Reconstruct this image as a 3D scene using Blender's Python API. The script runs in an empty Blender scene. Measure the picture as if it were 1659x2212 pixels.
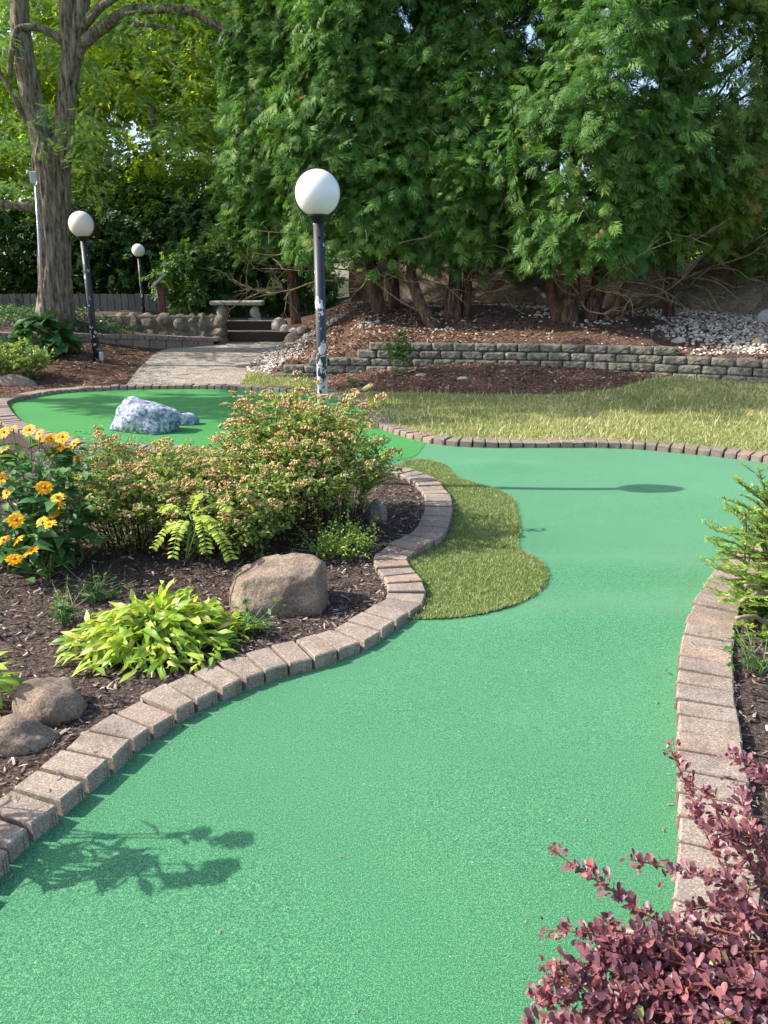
import bpy, bmesh, math, random
import numpy as np
from mathutils import Vector, Matrix, noise
from mathutils.geometry import delaunay_2d_cdt

random.seed(7)
rng = np.random.default_rng(7)
S = bpy.context.scene
COL = S.collection
R = math.radians

# ------------------------------------------------------------------ camera, sky, sun, exposure
CAM_H, PITCH = 1.5, R(17.0)
cam = bpy.data.cameras.new('camera')
cam_o = bpy.data.objects.new('camera', cam)
COL.objects.link(cam_o)
cam_o.location = (0, 0, CAM_H)
cam_o.rotation_euler = (R(90) - PITCH, 0, 0)
cam.sensor_fit = 'VERTICAL'
cam.sensor_height = 36.0
cam.lens = 27.0
cam.clip_start = 0.05
cam.clip_end = 2000
S.camera = cam_o

SUN_EL, SUN_AZ = R(40.0), R(-87.0)          # azimuth clockwise from +Y
SUNV = Vector((math.sin(SUN_AZ) * math.cos(SUN_EL), math.cos(SUN_AZ) * math.cos(SUN_EL), math.sin(SUN_EL)))
w = bpy.data.worlds.new('World')
S.world = w
w.use_nodes = True
nt = w.node_tree
bg = nt.nodes['Background']
sky = nt.nodes.new('ShaderNodeTexSky')
sky.sky_type = 'NISHITA'
sky.sun_disc = False
sky.sun_elevation = SUN_EL
sky.sun_rotation = SUN_AZ
sky.dust_density = 2.0
nt.links.new(sky.outputs[0], bg.inputs[0])
bg.inputs[1].default_value = 0.15
sl = bpy.data.lights.new('sun', 'SUN')
sl.energy = 3.9
sl.angle = R(0.5)
sl.color = (1.0, 0.94, 0.84)
so = bpy.data.objects.new('sun', sl)
COL.objects.link(so)
so.rotation_euler = (-SUNV).to_track_quat('-Z', 'Y').to_euler()
S.view_settings.view_transform = 'Standard'
S.view_settings.look = 'None'
S.view_settings.gamma = 1.0
S.view_settings.exposure = 1.1
S.view_settings.use_curve_mapping = False
S.render.engine = 'CYCLES'
S.cycles.max_bounces = 8
S.cycles.diffuse_bounces = 4
S.cycles.transmission_bounces = 4
S.cycles.transparent_max_bounces = 8

# ------------------------------------------------------------------ placing: picture measurements to ground points
CP, SP = math.cos(PITCH), math.sin(PITCH)
def ray(px, py):
    dx, dv = (px - 829.5) / 1659.0, (py - 1106.0) / 1659.0
    return Vector((dx, CP - dv * SP, -SP - dv * CP))
def G(px, py, z=0.0):
    r = ray(px, py); t = (z - CAM_H) / r.z
    return Vector((r.x * t, r.y * t, z))
def D(px, py, d):
    r = ray(px, py); t = d / r.y
    return Vector((r.x * t, d, CAM_H + r.z * t))
def GP(px, py, a, b):
    r = ray(px, py); t = (CAM_H - a) / (-r.z + b * r.y)
    return Vector((r.x * t, r.y * t, CAM_H + r.z * t))
def W(px, py, dep):
    return Vector((0, 0, CAM_H)) + ray(px, py) * dep

# ------------------------------------------------------------------ materials
MATS = {}
class NT:
    def __init__(s, name):
        s.m = bpy.data.materials.new(name); s.m.use_nodes = True
        s.t = s.m.node_tree; s.b = s.t.nodes['Principled BSDF']; s.out = s.t.nodes['Material Output']
        s.tc = s.n('ShaderNodeTexCoord')
        MATS[name] = s.m
    def n(s, ty, **kw):
        nd = s.t.nodes.new(ty)
        for k, v in kw.items(): setattr(nd, k, v)
        return nd
    def l(s, a, b): s.t.links.new(a, b)
    def noise(s, scale, detail=4, rough=0.6, space='Object', stretch=None):
        nd = s.n('ShaderNodeTexNoise'); nd.inputs['Scale'].default_value = scale
        nd.inputs['Detail'].default_value = detail; nd.inputs['Roughness'].default_value = rough
        src = s.n('ShaderNodeNewGeometry').outputs['Position'] if space == 'World' else s.tc.outputs['Object']
        if stretch:
            mp = s.n('ShaderNodeMapping'); mp.inputs['Scale'].default_value = stretch
            s.l(src, mp.inputs[0]); src = mp.outputs[0]
        s.l(src, nd.inputs['Vector'])
        return nd.outputs['Fac']
    def voro(s, scale, feature='F1', space='Object', out='Distance'):
        nd = s.n('ShaderNodeTexVoronoi'); nd.feature = feature; nd.inputs['Scale'].default_value = scale
        src = s.n('ShaderNodeNewGeometry').outputs['Position'] if space == 'World' else s.tc.outputs['Object']
        s.l(src, nd.inputs['Vector'])
        return nd.outputs[out]
    def ramp(s, fac, stops, interp='LINEAR'):
        nd = s.n('ShaderNodeValToRGB'); cr = nd.color_ramp; cr.interpolation = interp
        while len(cr.elements) < len(stops): cr.elements.new(0.5)
        for e, (p, c) in zip(cr.elements, stops):
            e.position = p; e.color = (*c, 1) if len(c) == 3 else c
        s.l(fac, nd.inputs[0]); return nd.outputs[0]
    def mix(s, fac, a, b, mode='MIX'):
        nd = s.n('ShaderNodeMix'); nd.data_type = 'RGBA'; nd.blend_type = mode
        for i, v in ((0, fac), (6, a), (7, b)):
            if hasattr(v, 'links') or hasattr(v, 'is_linked'): s.l(v, nd.inputs[i])
            elif i == 0: nd.inputs[0].default_value = v
            else: nd.inputs[i].default_value = (*v, 1)
        return nd.outputs[2]
    def math(s, op, a, b=0.0, clamp=False):
        nd = s.n('ShaderNodeMath'); nd.operation = op; nd.use_clamp = clamp
        for i, v in ((0, a), (1, b)):
            if hasattr(v, 'is_linked'): s.l(v, nd.inputs[i])
            else: nd.inputs[i].default_value = v
        return nd.outputs[0]
    def color(s, c):
        if hasattr(c, 'is_linked'): s.l(c, s.b.inputs['Base Color'])
        else: s.b.inputs['Base Color'].default_value = (*c, 1)
    def rough(s, r, spec=0.3):
        s.b.inputs['Roughness'].default_value = r
        s.b.inputs['Specular IOR Level'].default_value = spec
    def bump(s, h, strength=0.5, dist=0.01, prev=None):
        nd = s.n('ShaderNodeBump'); nd.inputs['Strength'].default_value = strength
        nd.inputs['Distance'].default_value = dist
        s.l(h, nd.inputs['Height'])
        if prev: s.l(prev, nd.inputs['Normal'])
        s.l(nd.outputs[0], s.b.inputs['Normal']); return nd.outputs[0]
    def attr(s, name='rnd'):
        nd = s.n('ShaderNodeAttribute'); nd.attribute_name = name; return nd.outputs['Fac']
    def orand(s): return s.n('ShaderNodeObjectInfo').outputs['Random']

def turf_mat(name, dark, mid, light, patch):
    m = NT(name)
    fine = m.noise(330, 2, 0.75, 'World')
    fine2 = m.noise(130, 2, 0.7, 'World')
    f = m.math('ADD', m.math('MULTIPLY', fine, 0.75), m.math('MULTIPLY', fine2, 0.25))
    c = m.ramp(f, [(0.36, dark), (0.5, mid), (0.62, light)])
    big = m.ramp(m.noise(0.9, 6, 0.65, 'World'), [(0.33, (0.90, 0.92, 0.90)), (0.5, patch), (0.68, (1.10, 1.05, 1.04))])
    c = m.mix(1.0, c, big, 'MULTIPLY')
    # sparse straw coloured crumbs
    v = m.voro(14, 'F1', 'World')
    sp = m.ramp(v, [(0.0, (1, 1, 1)), (0.035, (0, 0, 0))], 'CONSTANT')
    c = m.mix(sp, c, (0.35, 0.45, 0.2))
    m.color(c); m.rough(0.75, 0.2)
    m.b.inputs['Sheen Weight'].default_value = 0.2 if 'fair' in name else 0.08; m.b.inputs['Sheen Roughness'].default_value = 0.45; m.b.inputs['Sheen Tint'].default_value = (0.75, 1.0, 0.85, 1)
    m.bump(f, 0.7, 0.004)
    return m.m
turf_mat('fairway_turf', (0.010, 0.088, 0.038), (0.037, 0.192, 0.082), (0.155, 0.38, 0.19), (1.0, 1.0, 1.0))
turf_mat('green_turf', (0.012, 0.10, 0.018), (0.032, 0.215, 0.042), (0.12, 0.37, 0.105), (1.0, 1.0, 0.96))

def brick_mat(name, a, b, speck, dark=(0.05, 0.04, 0.035)):
    m = NT(name)
    base = m.ramp(m.orand(), [(0.0, a), (0.45, [(x + y) / 2 for x, y in zip(a, b)]), (0.8, b), (1.0, (a[0] * 1.12, a[1] * 1.0, a[2] * 0.97))])
    v = m.voro(260, 'F1', 'World', 'Color')
    sp = m.n('ShaderNodeSeparateColor'); m.l(v, sp.inputs[0])
    g = m.ramp(sp.outputs[0], [(0.0, (0.72, 0.70, 0.68)), (0.3, (0.94, 0.92, 0.90)), (0.7, (1.06, 1.04, 1.02)), (0.85, speck)])
    c = m.mix(1.0, base, g, 'MULTIPLY')
    st = m.ramp(m.noise(9, 5, 0.65, 'World'), [(0.34, (0.75, 0.74, 0.73)), (0.55, (1.04, 1.04, 1.04))])
    c = m.mix(1.0, c, st, 'MULTIPLY')
    m.color(c); m.rough(0.9, 0.15)
    b1 = m.bump(sp.outputs[0], 0.25, 0.002)
    m.bump(m.noise(30, 4, 0.6, 'World'), 0.2, 0.006, b1)
    return m.m
brick_mat('paver', (0.275, 0.228, 0.190), (0.235, 0.200, 0.172), (1.55, 1.5, 1.42))
brick_mat('paver_far', (0.26, 0.212, 0.18), (0.22, 0.182, 0.158), (1.5, 1.45, 1.4))

m = NT('retaining_block')
c = m.ramp(m.noise(14, 6, 0.7, 'World'), [(0.3, (0.065, 0.060, 0.050)), (0.5, (0.185, 0.172, 0.145)), (0.64, (0.30, 0.282, 0.24)), (0.78, (0.45, 0.43, 0.38))])
c = m.mix(1.0, c, m.ramp(m.orand(), [(0, (0.75, 0.78, 0.72)), (1, (1.12, 1.1, 1.05))]), 'MULTIPLY')
m.color(c); m.rough(0.95, 0.1); m.bump(m.noise(45, 6, 0.75, 'World'), 0.8, 0.02)

m = NT('mulch_soil')
c = m.ramp(m.noise(70, 5, 0.75, 'World'), [(0.32, (0.022, 0.015, 0.012)), (0.5, (0.10, 0.072, 0.060)), (0.62, (0.22, 0.17, 0.145)), (0.75, (0.38, 0.31, 0.27))])
m.color(c); m.rough(0.95, 0.1); m.bump(m.noise(55, 5, 0.75, 'World'), 1.0, 0.03)
m = NT('red_mulch')
c = m.ramp(m.noise(38, 6, 0.8, 'World'), [(0.32, (0.03, 0.017, 0.013)), (0.5, (0.14, 0.078, 0.056)), (0.62, (0.30, 0.19, 0.135)), (0.76, (0.50, 0.38, 0.28))])
m.color(c); m.rough(0.95, 0.1); m.bump(m.noise(30, 5, 0.75, 'World'), 1.0, 0.05)
m = NT('mulch_chip')
c = m.ramp(m.attr(), [(0.0, (0.025, 0.018, 0.015)), (0.35, (0.085, 0.06, 0.050)), (0.7, (0.20, 0.15, 0.13)), (0.9, (0.36, 0.29, 0.25)), (1.0, (0.55, 0.46, 0.37))])
m.color(c); m.rough(0.9, 0.15)
m = NT('red_chip')
c = m.ramp(m.attr(), [(0.0, (0.03, 0.016, 0.012)), (0.4, (0.13, 0.068, 0.047)), (0.8, (0.30, 0.17, 0.115)), (1.0, (0.60, 0.46, 0.33))])
m.color(c); m.rough(0.9, 0.15)
m = NT('sunlit_straw_chip')  # straw-toned chips with the sunlight on the bank put into their colour
c = m.ramp(m.attr(), [(0.0, (0.06, 0.03, 0.02)), (0.35, (0.20, 0.11, 0.07)), (0.75, (0.42, 0.27, 0.18)), (1.0, (0.72, 0.58, 0.42))])
m.color(c); m.rough(0.9, 0.15)
m = NT('pebble')
c = m.ramp(m.attr(), [(0.0, (0.16, 0.14, 0.13)), (0.2, (0.30, 0.25, 0.20)), (0.45, (0.40, 0.33, 0.26)), (0.7, (0.54, 0.49, 0.42)), (1.0, (0.70, 0.66, 0.59))])
c = m.mix(1.0, c, m.ramp(m.noise(60, 3, 0.6, 'World'), [(0.3, (0.75, 0.73, 0.7)), (0.6, (1.05, 1.05, 1.05))]), 'MULTIPLY')
m.color(c); m.rough(0.75, 0.25)
m = NT('lawn_soil')
c = m.ramp(m.noise(3.0, 5, 0.65, 'World'), [(0.3, (0.12, 0.18, 0.05)), (0.5, (0.26, 0.27, 0.10)), (0.7, (0.42, 0.38, 0.19))])
m.color(c); m.rough(0.95, 0.1); m.bump(m.noise(60, 4, 0.7, 'World'), 0.6, 0.02)
m = NT('ground_far')
m.color(m.ramp(m.noise(2.5, 6, 0.7, 'World'), [(0.35, (0.02, 0.022, 0.010)), (0.65, (0.07, 0.07, 0.03))])); m.rough(1, 0.1)

m = NT('exposed_aggregate')
v = m.voro(70, 'F1', 'World', 'Color'); sp = m.n('ShaderNodeSeparateColor'); m.l(v, sp.inputs[0])
c = m.ramp(sp.outputs[1], [(0.0, (0.16, 0.13, 0.11)), (0.4, (0.30, 0.26, 0.22)), (0.8, (0.42, 0.37, 0.32)), (1.0, (0.6, 0.56, 0.5))])
c = m.mix(1.0, c, m.ramp(m.noise(2.2, 4, 0.6, 'World'), [(0.35, (0.78, 0.76, 0.74)), (0.65, (1.05, 1.04, 1.02))]), 'MULTIPLY')
m.color(c); m.rough(0.9, 0.2); m.bump(m.voro(70, 'F1', 'World'), 0.5, 0.008)

def stone_mat(name, stops, scale=8, bump=0.6, dist=0.03, speck=None):
    m = NT(name)
    c = m.ramp(m.noise(scale, 8, 0.68, 'World'), stops)
    if speck:
        c = m.mix(1.0, c, m.ramp(m.noise(scale * 14, 3, 0.8, 'World'), speck), 'MULTIPLY')
    m.color(c); m.rough(0.92, 0.15)
    b = m.bump(m.noise(scale * 2.2, 7, 0.7, 'World'), bump, dist)
    m.bump(m.noise(scale * 18, 3, 0.7, 'World'), 0.35, 0.006, b)
    return m.m
SPK = [(0.32, (0.5, 0.5, 0.5)), (0.5, (0.95, 0.95, 0.95)), (0.68, (1.35, 1.33, 1.3))]
stone_mat('boulder_stone', [(0.28, (0.12, 0.095, 0.08)), (0.48, (0.24, 0.195, 0.165)), (0.7, (0.36, 0.31, 0.26))], 5, 0.7, 0.04, SPK)
stone_mat('brown_stone', [(0.28, (0.10, 0.075, 0.06)), (0.48, (0.22, 0.165, 0.125)), (0.7, (0.34, 0.27, 0.21))], 7, 0.6, 0.03, SPK)
stone_mat('blue_granite', [(0.34, (0.06, 0.085, 0.14)), (0.45, (0.22, 0.27, 0.37)), (0.55, (0.50, 0.54, 0.62)), (0.66, (0.80, 0.83, 0.88))], 22, 0.8, 0.03, SPK)
stone_mat('faux_rock', [(0.28, (0.07, 0.05, 0.038)), (0.48, (0.17, 0.13, 0.10)), (0.66, (0.28, 0.22, 0.165)), (0.8, (0.4, 0.34, 0.27))], 2.2, 0.8, 0.06, SPK)
stone_mat('wall_stone', [(0.28, (0.07, 0.062, 0.045)), (0.5, (0.19, 0.165, 0.12)), (0.72, (0.32, 0.28, 0.21))], 6, 0.7, 0.03, SPK)
stone_mat('mortar', [(0.3, (0.06, 0.055, 0.04)), (0.6, (0.14, 0.125, 0.095))], 8)
stone_mat('bench_stone', [(0.28, (0.24, 0.215, 0.18)), (0.5, (0.42, 0.39, 0.34)), (0.72, (0.58, 0.55, 0.49))], 9, 0.4, 0.01, SPK)
stone_mat('light_rock', [(0.28, (0.26, 0.22, 0.19)), (0.5, (0.42, 0.37, 0.33)), (0.72, (0.60, 0.55, 0.50))], 7, 0.5, 0.02, SPK)
m = NT('timber')
m.color(m.ramp(m.noise(20, 5, 0.7, 'World', (1, 6, 6)), [(0.3, (0.018, 0.012, 0.009)), (0.6, (0.07, 0.048, 0.035))])); m.rough(0.9); 
m = NT('fence_wood')
m.color(m.mix(1.0, m.ramp(m.noise(6, 5, 0.7, 'World', (6, 6, 0.7)), [(0.3, (0.08, 0.077, 0.073)), (0.6, (0.17, 0.165, 0.155))]), m.ramp(m.orand(), [(0, (0.75, 0.75, 0.75)), (1, (1.1, 1.1, 1.1))]), 'MULTIPLY')); m.rough(0.9)

def bark(name, stops, sx=1.0, strength=1.0):
    m = NT(name)
    n1 = m.noise(9, 6, 0.7, 'World', (2.2, 2.2, 0.45))
    c = m.ramp(n1, stops)
    li = m.ramp(m.noise(5, 5, 0.7, 'World'), [(0.56, (0, 0, 0)), (0.68, (1, 1, 1))])
    c = m.mix(m.math('MULTIPLY', li, 0.35), c, (0.26, 0.29, 0.22))
    m.color(c); m.rough(0.95, 0.1); m.bump(n1, strength, 0.05)
    return m.m
bark('locust_bark', [(0.36, (0.05, 0.038, 0.028)), (0.48, (0.21, 0.165, 0.12)), (0.62, (0.36, 0.31, 0.235))])
bark('cedar_bark', [(0.32, (0.03, 0.018, 0.012)), (0.5, (0.12, 0.07, 0.048)), (0.68, (0.26, 0.165, 0.115))])
m = NT('twig'); m.color(m.ramp(m.noise(12, 3, 0.6, 'World'), [(0.3, (0.16, 0.12, 0.075)), (0.7, (0.36, 0.29, 0.19))])); m.rough(0.9, 0.1)
m = NT('dark_twig'); m.color((0.05, 0.028, 0.018)); m.rough(0.9, 0.1)
m = NT('red_twig'); m.color((0.22, 0.08, 0.05)); m.rough(0.7)
m = NT('green_stem'); m.color((0.10, 0.20, 0.05)); m.rough(0.6)

def leaf_mat(name, stops, trans=0.35, rough=0.5, spec=0.4, tcol=None, patch=None):
    m = NT(name)
    c = m.ramp(m.attr(), stops)
    if patch:
        c = m.mix(m.ramp(m.noise(patch[0], 3, 0.6, 'World'), [(patch[2], (0, 0, 0)), (patch[2] + 0.14, (1, 1, 1))]), c, patch[1])
    m.color(c); m.rough(rough, spec)
    tr = m.n('ShaderNodeBsdfTranslucent')
    if tcol: m.l(m.mix(1.0, c, tcol, 'MULTIPLY'), tr.inputs[0])
    else: m.l(c, tr.inputs[0])
    mx = m.n('ShaderNodeMixShader'); mx.inputs[0].default_value = trans
    m.l(m.b.outputs[0], mx.inputs[1]); m.l(tr.outputs[0], mx.inputs[2]); m.l(mx.outputs[0], m.out.inputs[0])
    return m.m
leaf_mat('thuja_leaf', [(0.0, (0.06, 0.13, 0.025)), (0.5, (0.098, 0.225, 0.042)), (0.85, (0.19, 0.33, 0.07)), (1.0, (0.42, 0.44, 0.14))], 0.36, 0.55, 0.35, (1.5, 1.6, 0.9), (0.8, (0.10, 0.20, 0.045), 0.6))
leaf_mat('thuja_leaf_right', [(0.0, (0.07, 0.14, 0.025)), (0.5, (0.15, 0.25, 0.04)), (0.82, (0.28, 0.38, 0.08)), (1.0, (0.55, 0.50, 0.20))], 0.36, 0.55, 0.35, (1.5, 1.6, 0.9), (0.8, (0.14, 0.22, 0.045), 0.52))
leaf_mat('locust_leaf', [(0.0, (0.06, 0.15, 0.05)), (0.6, (0.11, 0.23, 0.08)), (1.0, (0.2, 0.32, 0.12))], 0.45, 0.45, 0.4, (1.9, 1.7, 0.7))
leaf_mat('backdrop_leaf', [(0.0, (0.10, 0.20, 0.03)), (0.6, (0.22, 0.34, 0.05)), (1.0, (0.38, 0.46, 0.08))], 0.6, 0.5, 0.35, (2.2, 1.9, 0.6))
leaf_mat('dark_leaf', [(0.0, (0.03, 0.08, 0.02)), (0.6, (0.065, 0.15, 0.03)), (1.0, (0.16, 0.26, 0.05))], 0.3, 0.5, 0.4, (1.5, 1.4, 0.7))
leaf_mat('shrub_leaf', [(0.0, (0.03, 0.10, 0.02)), (0.6, (0.07, 0.17, 0.035)), (1.0, (0.16, 0.27, 0.06))], 0.4, 0.5, 0.4, (1.7, 1.5, 0.7))
leaf_mat('spirea_leaf', [(0.0, (0.11, 0.20, 0.045)), (0.5, (0.24, 0.36, 0.09)), (0.85, (0.42, 0.50, 0.17)), (1.0, (0.55, 0.44, 0.15))], 0.38, 0.5, 0.4, (1.5, 1.4, 0.7))
leaf_mat('spirea_flower', [(0.0, (0.38, 0.23, 0.09)), (0.6, (0.62, 0.42, 0.20)), (1.0, (0.76, 0.60, 0.34))], 0.15, 0.9, 0.1)
leaf_mat('catmint_leaf', [(0.0, (0.16, 0.24, 0.12)), (1.0, (0.36, 0.44, 0.26))], 0.3)
leaf_mat('lime_leaf', [(0.0, (0.16, 0.32, 0.04)), (0.5, (0.32, 0.46, 0.055)), (0.88, (0.50, 0.58, 0.10)), (0.95, (0.66, 0.62, 0.18)), (1.0, (0.50, 0.30, 0.10))], 0.35, 0.4, 0.45, (1.3, 1.25, 0.7))
leaf_mat('hosta_leaf', [(0.0, (0.03, 0.10, 0.035)), (1.0, (0.09, 0.20, 0.06))], 0.25, 0.35, 0.5, (1.5, 1.4, 0.7))
leaf_mat('sunflower_leaf', [(0.0, (0.035, 0.12, 0.04)), (0.7, (0.08, 0.20, 0.055)), (1.0, (0.17, 0.30, 0.08))], 0.25, 0.5, 0.4, (1.5, 1.4, 0.7))
leaf_mat('petal', [(0.0, (0.84, 0.36, 0.006)), (1.0, (0.92, 0.55, 0.012))], 0.3, 0.5, 0.3)
leaf_mat('barberry_leaf', [(0.0, (0.09, 0.036, 0.056)), (0.45, (0.19, 0.078, 0.102)), (0.8, (0.29, 0.112, 0.125)), (0.93, (0.38, 0.125, 0.115)), (1.0, (0.28, 0.28, 0.08))], 0.25, 0.42, 0.5, (1.6, 0.8, 0.6))
leaf_mat('yew_needle', [(0.0, (0.06, 0.15, 0.02)), (0.5, (0.17, 0.32, 0.05)), (1.0, (0.50, 0.58, 0.09))], 0.25, 0.45, 0.4, (1.4, 1.3, 0.6))
leaf_mat('grass_blade', [(0.0, (0.11, 0.18, 0.05)), (0.4, (0.22, 0.30, 0.09)), (0.75, (0.42, 0.42, 0.19)), (1.0, (0.74, 0.64, 0.42))], 0.3, 0.6, 0.25, (1.3, 1.2, 0.7), (1.3, (0.42, 0.40, 0.17), 0.56))
leaf_mat('fringe_fibre', [(0.0, (0.09, 0.16, 0.035)), (0.5, (0.26, 0.33, 0.10)), (0.9, (0.45, 0.48, 0.21)), (1.0, (0.72, 0.70, 0.42))], 0.2, 0.5, 0.35)
leaf_mat('brown_leaf', [(0.0, (0.25, 0.10, 0.03)), (1.0, (0.45, 0.25, 0.08))], 0.2, 0.8, 0.1)
m = NT('sunflower_disk'); m.color(m.ramp(m.noise(200, 2, 0.5, 'Object'), [(0.35, (0.26, 0.11, 0.01)), (0.65, (0.62, 0.33, 0.02))])); m.rough(0.9)

m = NT('fringe_base'); m.color(m.ramp(m.noise(120, 3, 0.7, 'World'), [(0.35, (0.06, 0.12, 0.025)), (0.6, (0.22, 0.32, 0.08))])); m.rough(0.95, 0.1)
# lamp globe, poles
m = NT('globe_acrylic')
c = m.ramp(m.noise(60, 5, 0.8), [(0.26, (0.38, 0.35, 0.30)), (0.36, (0.84, 0.83, 0.80))])
m.color(c); m.rough(0.32, 0.45)
m.b.inputs['Subsurface Weight'].default_value = 0.25
m.b.inputs['Subsurface Radius'].default_value = (0.2, 0.2, 0.2)
m.b.inputs['Subsurface Scale'].default_value = 0.4
def pole_mat(name, lo, hi, amt):
    m = NT(name)
    sx = m.n('ShaderNodeSeparateXYZ'); m.l(m.tc.outputs['Object'], sx.inputs[0])
    grad = m.n('ShaderNodeMapRange'); grad.inputs[1].default_value = lo; grad.inputs[2].default_value = hi
    grad.inputs[3].default_value = 0.19 * amt; grad.inputs[4].default_value = 0.0
    m.l(sx.outputs[2], grad.inputs[0])
    n1 = m.noise(17, 5, 0.6, 'Object', (1, 1, 0.7))
    f = m.math('ADD', n1, grad.outputs[0])
    mask = m.ramp(f, [(0.625, (0, 0, 0)), (0.632, (1, 1, 1))])
    c = m.mix(mask, (0.022, 0.026, 0.038), (0.55, 0.56, 0.58))
    m.color(c); m.rough(0.5, 0.5); m.bump(mask, 0.4, -0.002)
    return m.m
pole_mat('chipped_black_paint', 0.6, 1.45, 1.15)
pole_mat('black_paint', 0.1, 1.2, 0.4)
m = NT('black_metal'); m.color((0.012, 0.012, 0.015)); m.rough(0.5, 0.4)
m = NT('galvanised'); m.color((0.5, 0.52, 0.55)); m.rough(0.4, 0.5); m.b.inputs['Metallic'].default_value = 0.7
m = NT('grey_box'); m.color((0.42, 0.43, 0.45)); m.rough(0.6)
m = NT('rust_red_wood'); m.color(m.ramp(m.noise(12, 4, 0.6, 'World', (4, 4, 0.6)), [(0.3, (0.09, 0.035, 0.025)), (0.7, (0.20, 0.085, 0.06))])); m.rough(0.85)
m = NT('sign_face'); m.color(m.ramp(m.noise(25, 3, 0.6, 'World'), [(0.35, (0.10, 0.12, 0.11)), (0.65, (0.20, 0.22, 0.20))])); m.rough(0.5)
m = NT('white_plastic'); m.color((0.8, 0.8, 0.78)); m.rough(0.5)
m = NT('dark_hole'); m.color((0.01, 0.01, 0.01)); m.rough(1, 0)
M = MATS

# ------------------------------------------------------------------ object helpers
def tag(o, label=None, cat=None, group=None, kind=None):
    if label: o['label'] = label
    if cat: o['category'] = cat
    if group: o['group'] = group
    if kind: o['kind'] = kind
    return o
def empty(name, loc, label, cat, group=None):
    o = bpy.data.objects.new(name, None); COL.objects.link(o)
    o.location = loc; o.empty_display_size = 0.1
    return tag(o, label, cat, group)
def link(name, me, mat=None, parent=None, loc=(0, 0, 0)):
    """loc is in world space; parents only carry a translation"""
    o = bpy.data.objects.new(name, me); COL.objects.link(o)
    if mat is not None and len(me.materials) == 0: me.materials.append(mat)
    if parent is not None:
        o.parent = parent
        o.location = Vector(loc) - wloc(parent)
    else: o.location = loc
    return o
def wloc(o):
    v = Vector(o.location)
    while o.parent is not None:
        o = o.parent; v = v + Vector(o.location)
    return v
def mesh_np(name, V, F, rnd=None, smooth=False):
    """V (n,3), F (m,k) equal sized faces"""
    V = np.asarray(V, dtype=np.float32); F = np.asarray(F, dtype=np.int32)
    me = bpy.data.meshes.new(name)
    me.vertices.add(len(V)); me.vertices.foreach_set('co', V.ravel())
    k = F.shape[1]
    me.loops.add(F.size); me.loops.foreach_set('vertex_index', F.ravel())
    me.polygons.add(len(F))
    me.polygons.foreach_set('loop_start', np.arange(0, F.size, k, dtype=np.int32))
    me.update(calc_edges=True)
    if smooth: me.polygons.foreach_set('use_smooth', np.ones(len(F), dtype=bool))
    if rnd is not None:
        a = me.attributes.new('rnd', 'FLOAT', 'FACE'); a.data.foreach_set('value', np.asarray(rnd, dtype=np.float32))
    return me
def mesh_py(name, V, F, smooth=False, rnd=None):
    me = bpy.data.meshes.new(name); me.from_pydata([tuple(v) for v in V], [], F); me.update()
    if smooth:
        me.polygons.foreach_set('use_smooth', [True] * len(me.polygons))
    if rnd is not None:
        a = me.attributes.new('rnd', 'FLOAT', 'FACE'); a.data.foreach_set('value', [rnd] * len(me.polygons) if np.isscalar(rnd) else list(rnd))
    return me
class MB:
    def __init__(s): s.v = []; s.f = []
    def add(s, V, F):
        n = len(s.v); s.v += [Vector(v) for v in V]; s.f += [tuple(i + n for i in f) for f in F]
    def box(s, c, size, rot=None, bev=0.0):
        c = Vector(c); hx, hy, hz = [a / 2 for a in size]
        bm = bmesh.new(); bmesh.ops.create_cube(bm, size=1)
        for v in bm.verts: v.co = Vector((v.co.x * size[0], v.co.y * size[1], v.co.z * size[2]))
        if bev: bmesh.ops.bevel(bm, geom=bm.edges[:], offset=bev, segments=2, affect='EDGES', profile=0.5)
        bm.verts.index_update()
        V = [((rot @ v.co) if rot else v.co) + c for v in bm.verts]
        F = [tuple(v.index for v in f.verts) for f in bm.faces]; bm.free(); s.add(V, F)
    def tube(s, pts, rad, n=8, caps=True):
        pts = [Vector(p) for p in pts]
        if np.isscalar(rad): rad = [rad] * len(pts)
        V = []; F = []
        t0 = (pts[1] - pts[0]).normalized(); u = t0.orthogonal().normalized()
        for i, p in enumerate(pts):
            t = (pts[min(i + 1, len(pts) - 1)] - pts[max(i - 1, 0)]).normalized()
            u = (u - t * u.dot(t)).normalized(); v = t.cross(u)
            for k in range(n):
                a = 2 * math.pi * k / n
                V.append(p + (u * math.cos(a) + v * math.sin(a)) * rad[i])
        for i in range(len(pts) - 1):
            for k in range(n):
                k2 = (k + 1) % n
                F.append((i * n + k, i * n + k2, (i + 1) * n + k2, (i + 1) * n + k))
        if caps:
            F.append(tuple(range(n - 1, -1, -1))); F.append(tuple((len(pts) - 1) * n + k for k in range(n)))
        s.add(V, F)
    def lathe(s, prof, c=(0, 0, 0), n=32):
        c = Vector(c); V = []; F = []
        for r, z in prof:
            for k in range(n):
                a = 2 * math.pi * k / n; V.append(c + Vector((r * math.cos(a), r * math.sin(a), z)))
        for i in range(len(prof) - 1):
            for k in range(n):
                k2 = (k + 1) % n; F.append((i * n + k, i * n + k2, (i + 1) * n + k2, (i + 1) * n + k))
        if prof[0][0] > 1e-4: F.append(tuple(range(n - 1, -1, -1)))
        if prof[-1][0] > 1e-4: F.append(tuple((len(prof) - 1) * n + k for k in range(n)))
        s.add(V, F)
    def obj(s, name, mat, parent=None, smooth=False, origin=None, rnd=None):
        if origin is None: origin = wloc(parent) if parent is not None else Vector((0, 0, 0))
        origin = Vector(origin)
        me = mesh_py(name, [v - origin for v in s.v], s.f, smooth, rnd)
        return link(name, me, mat, parent, origin)

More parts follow.
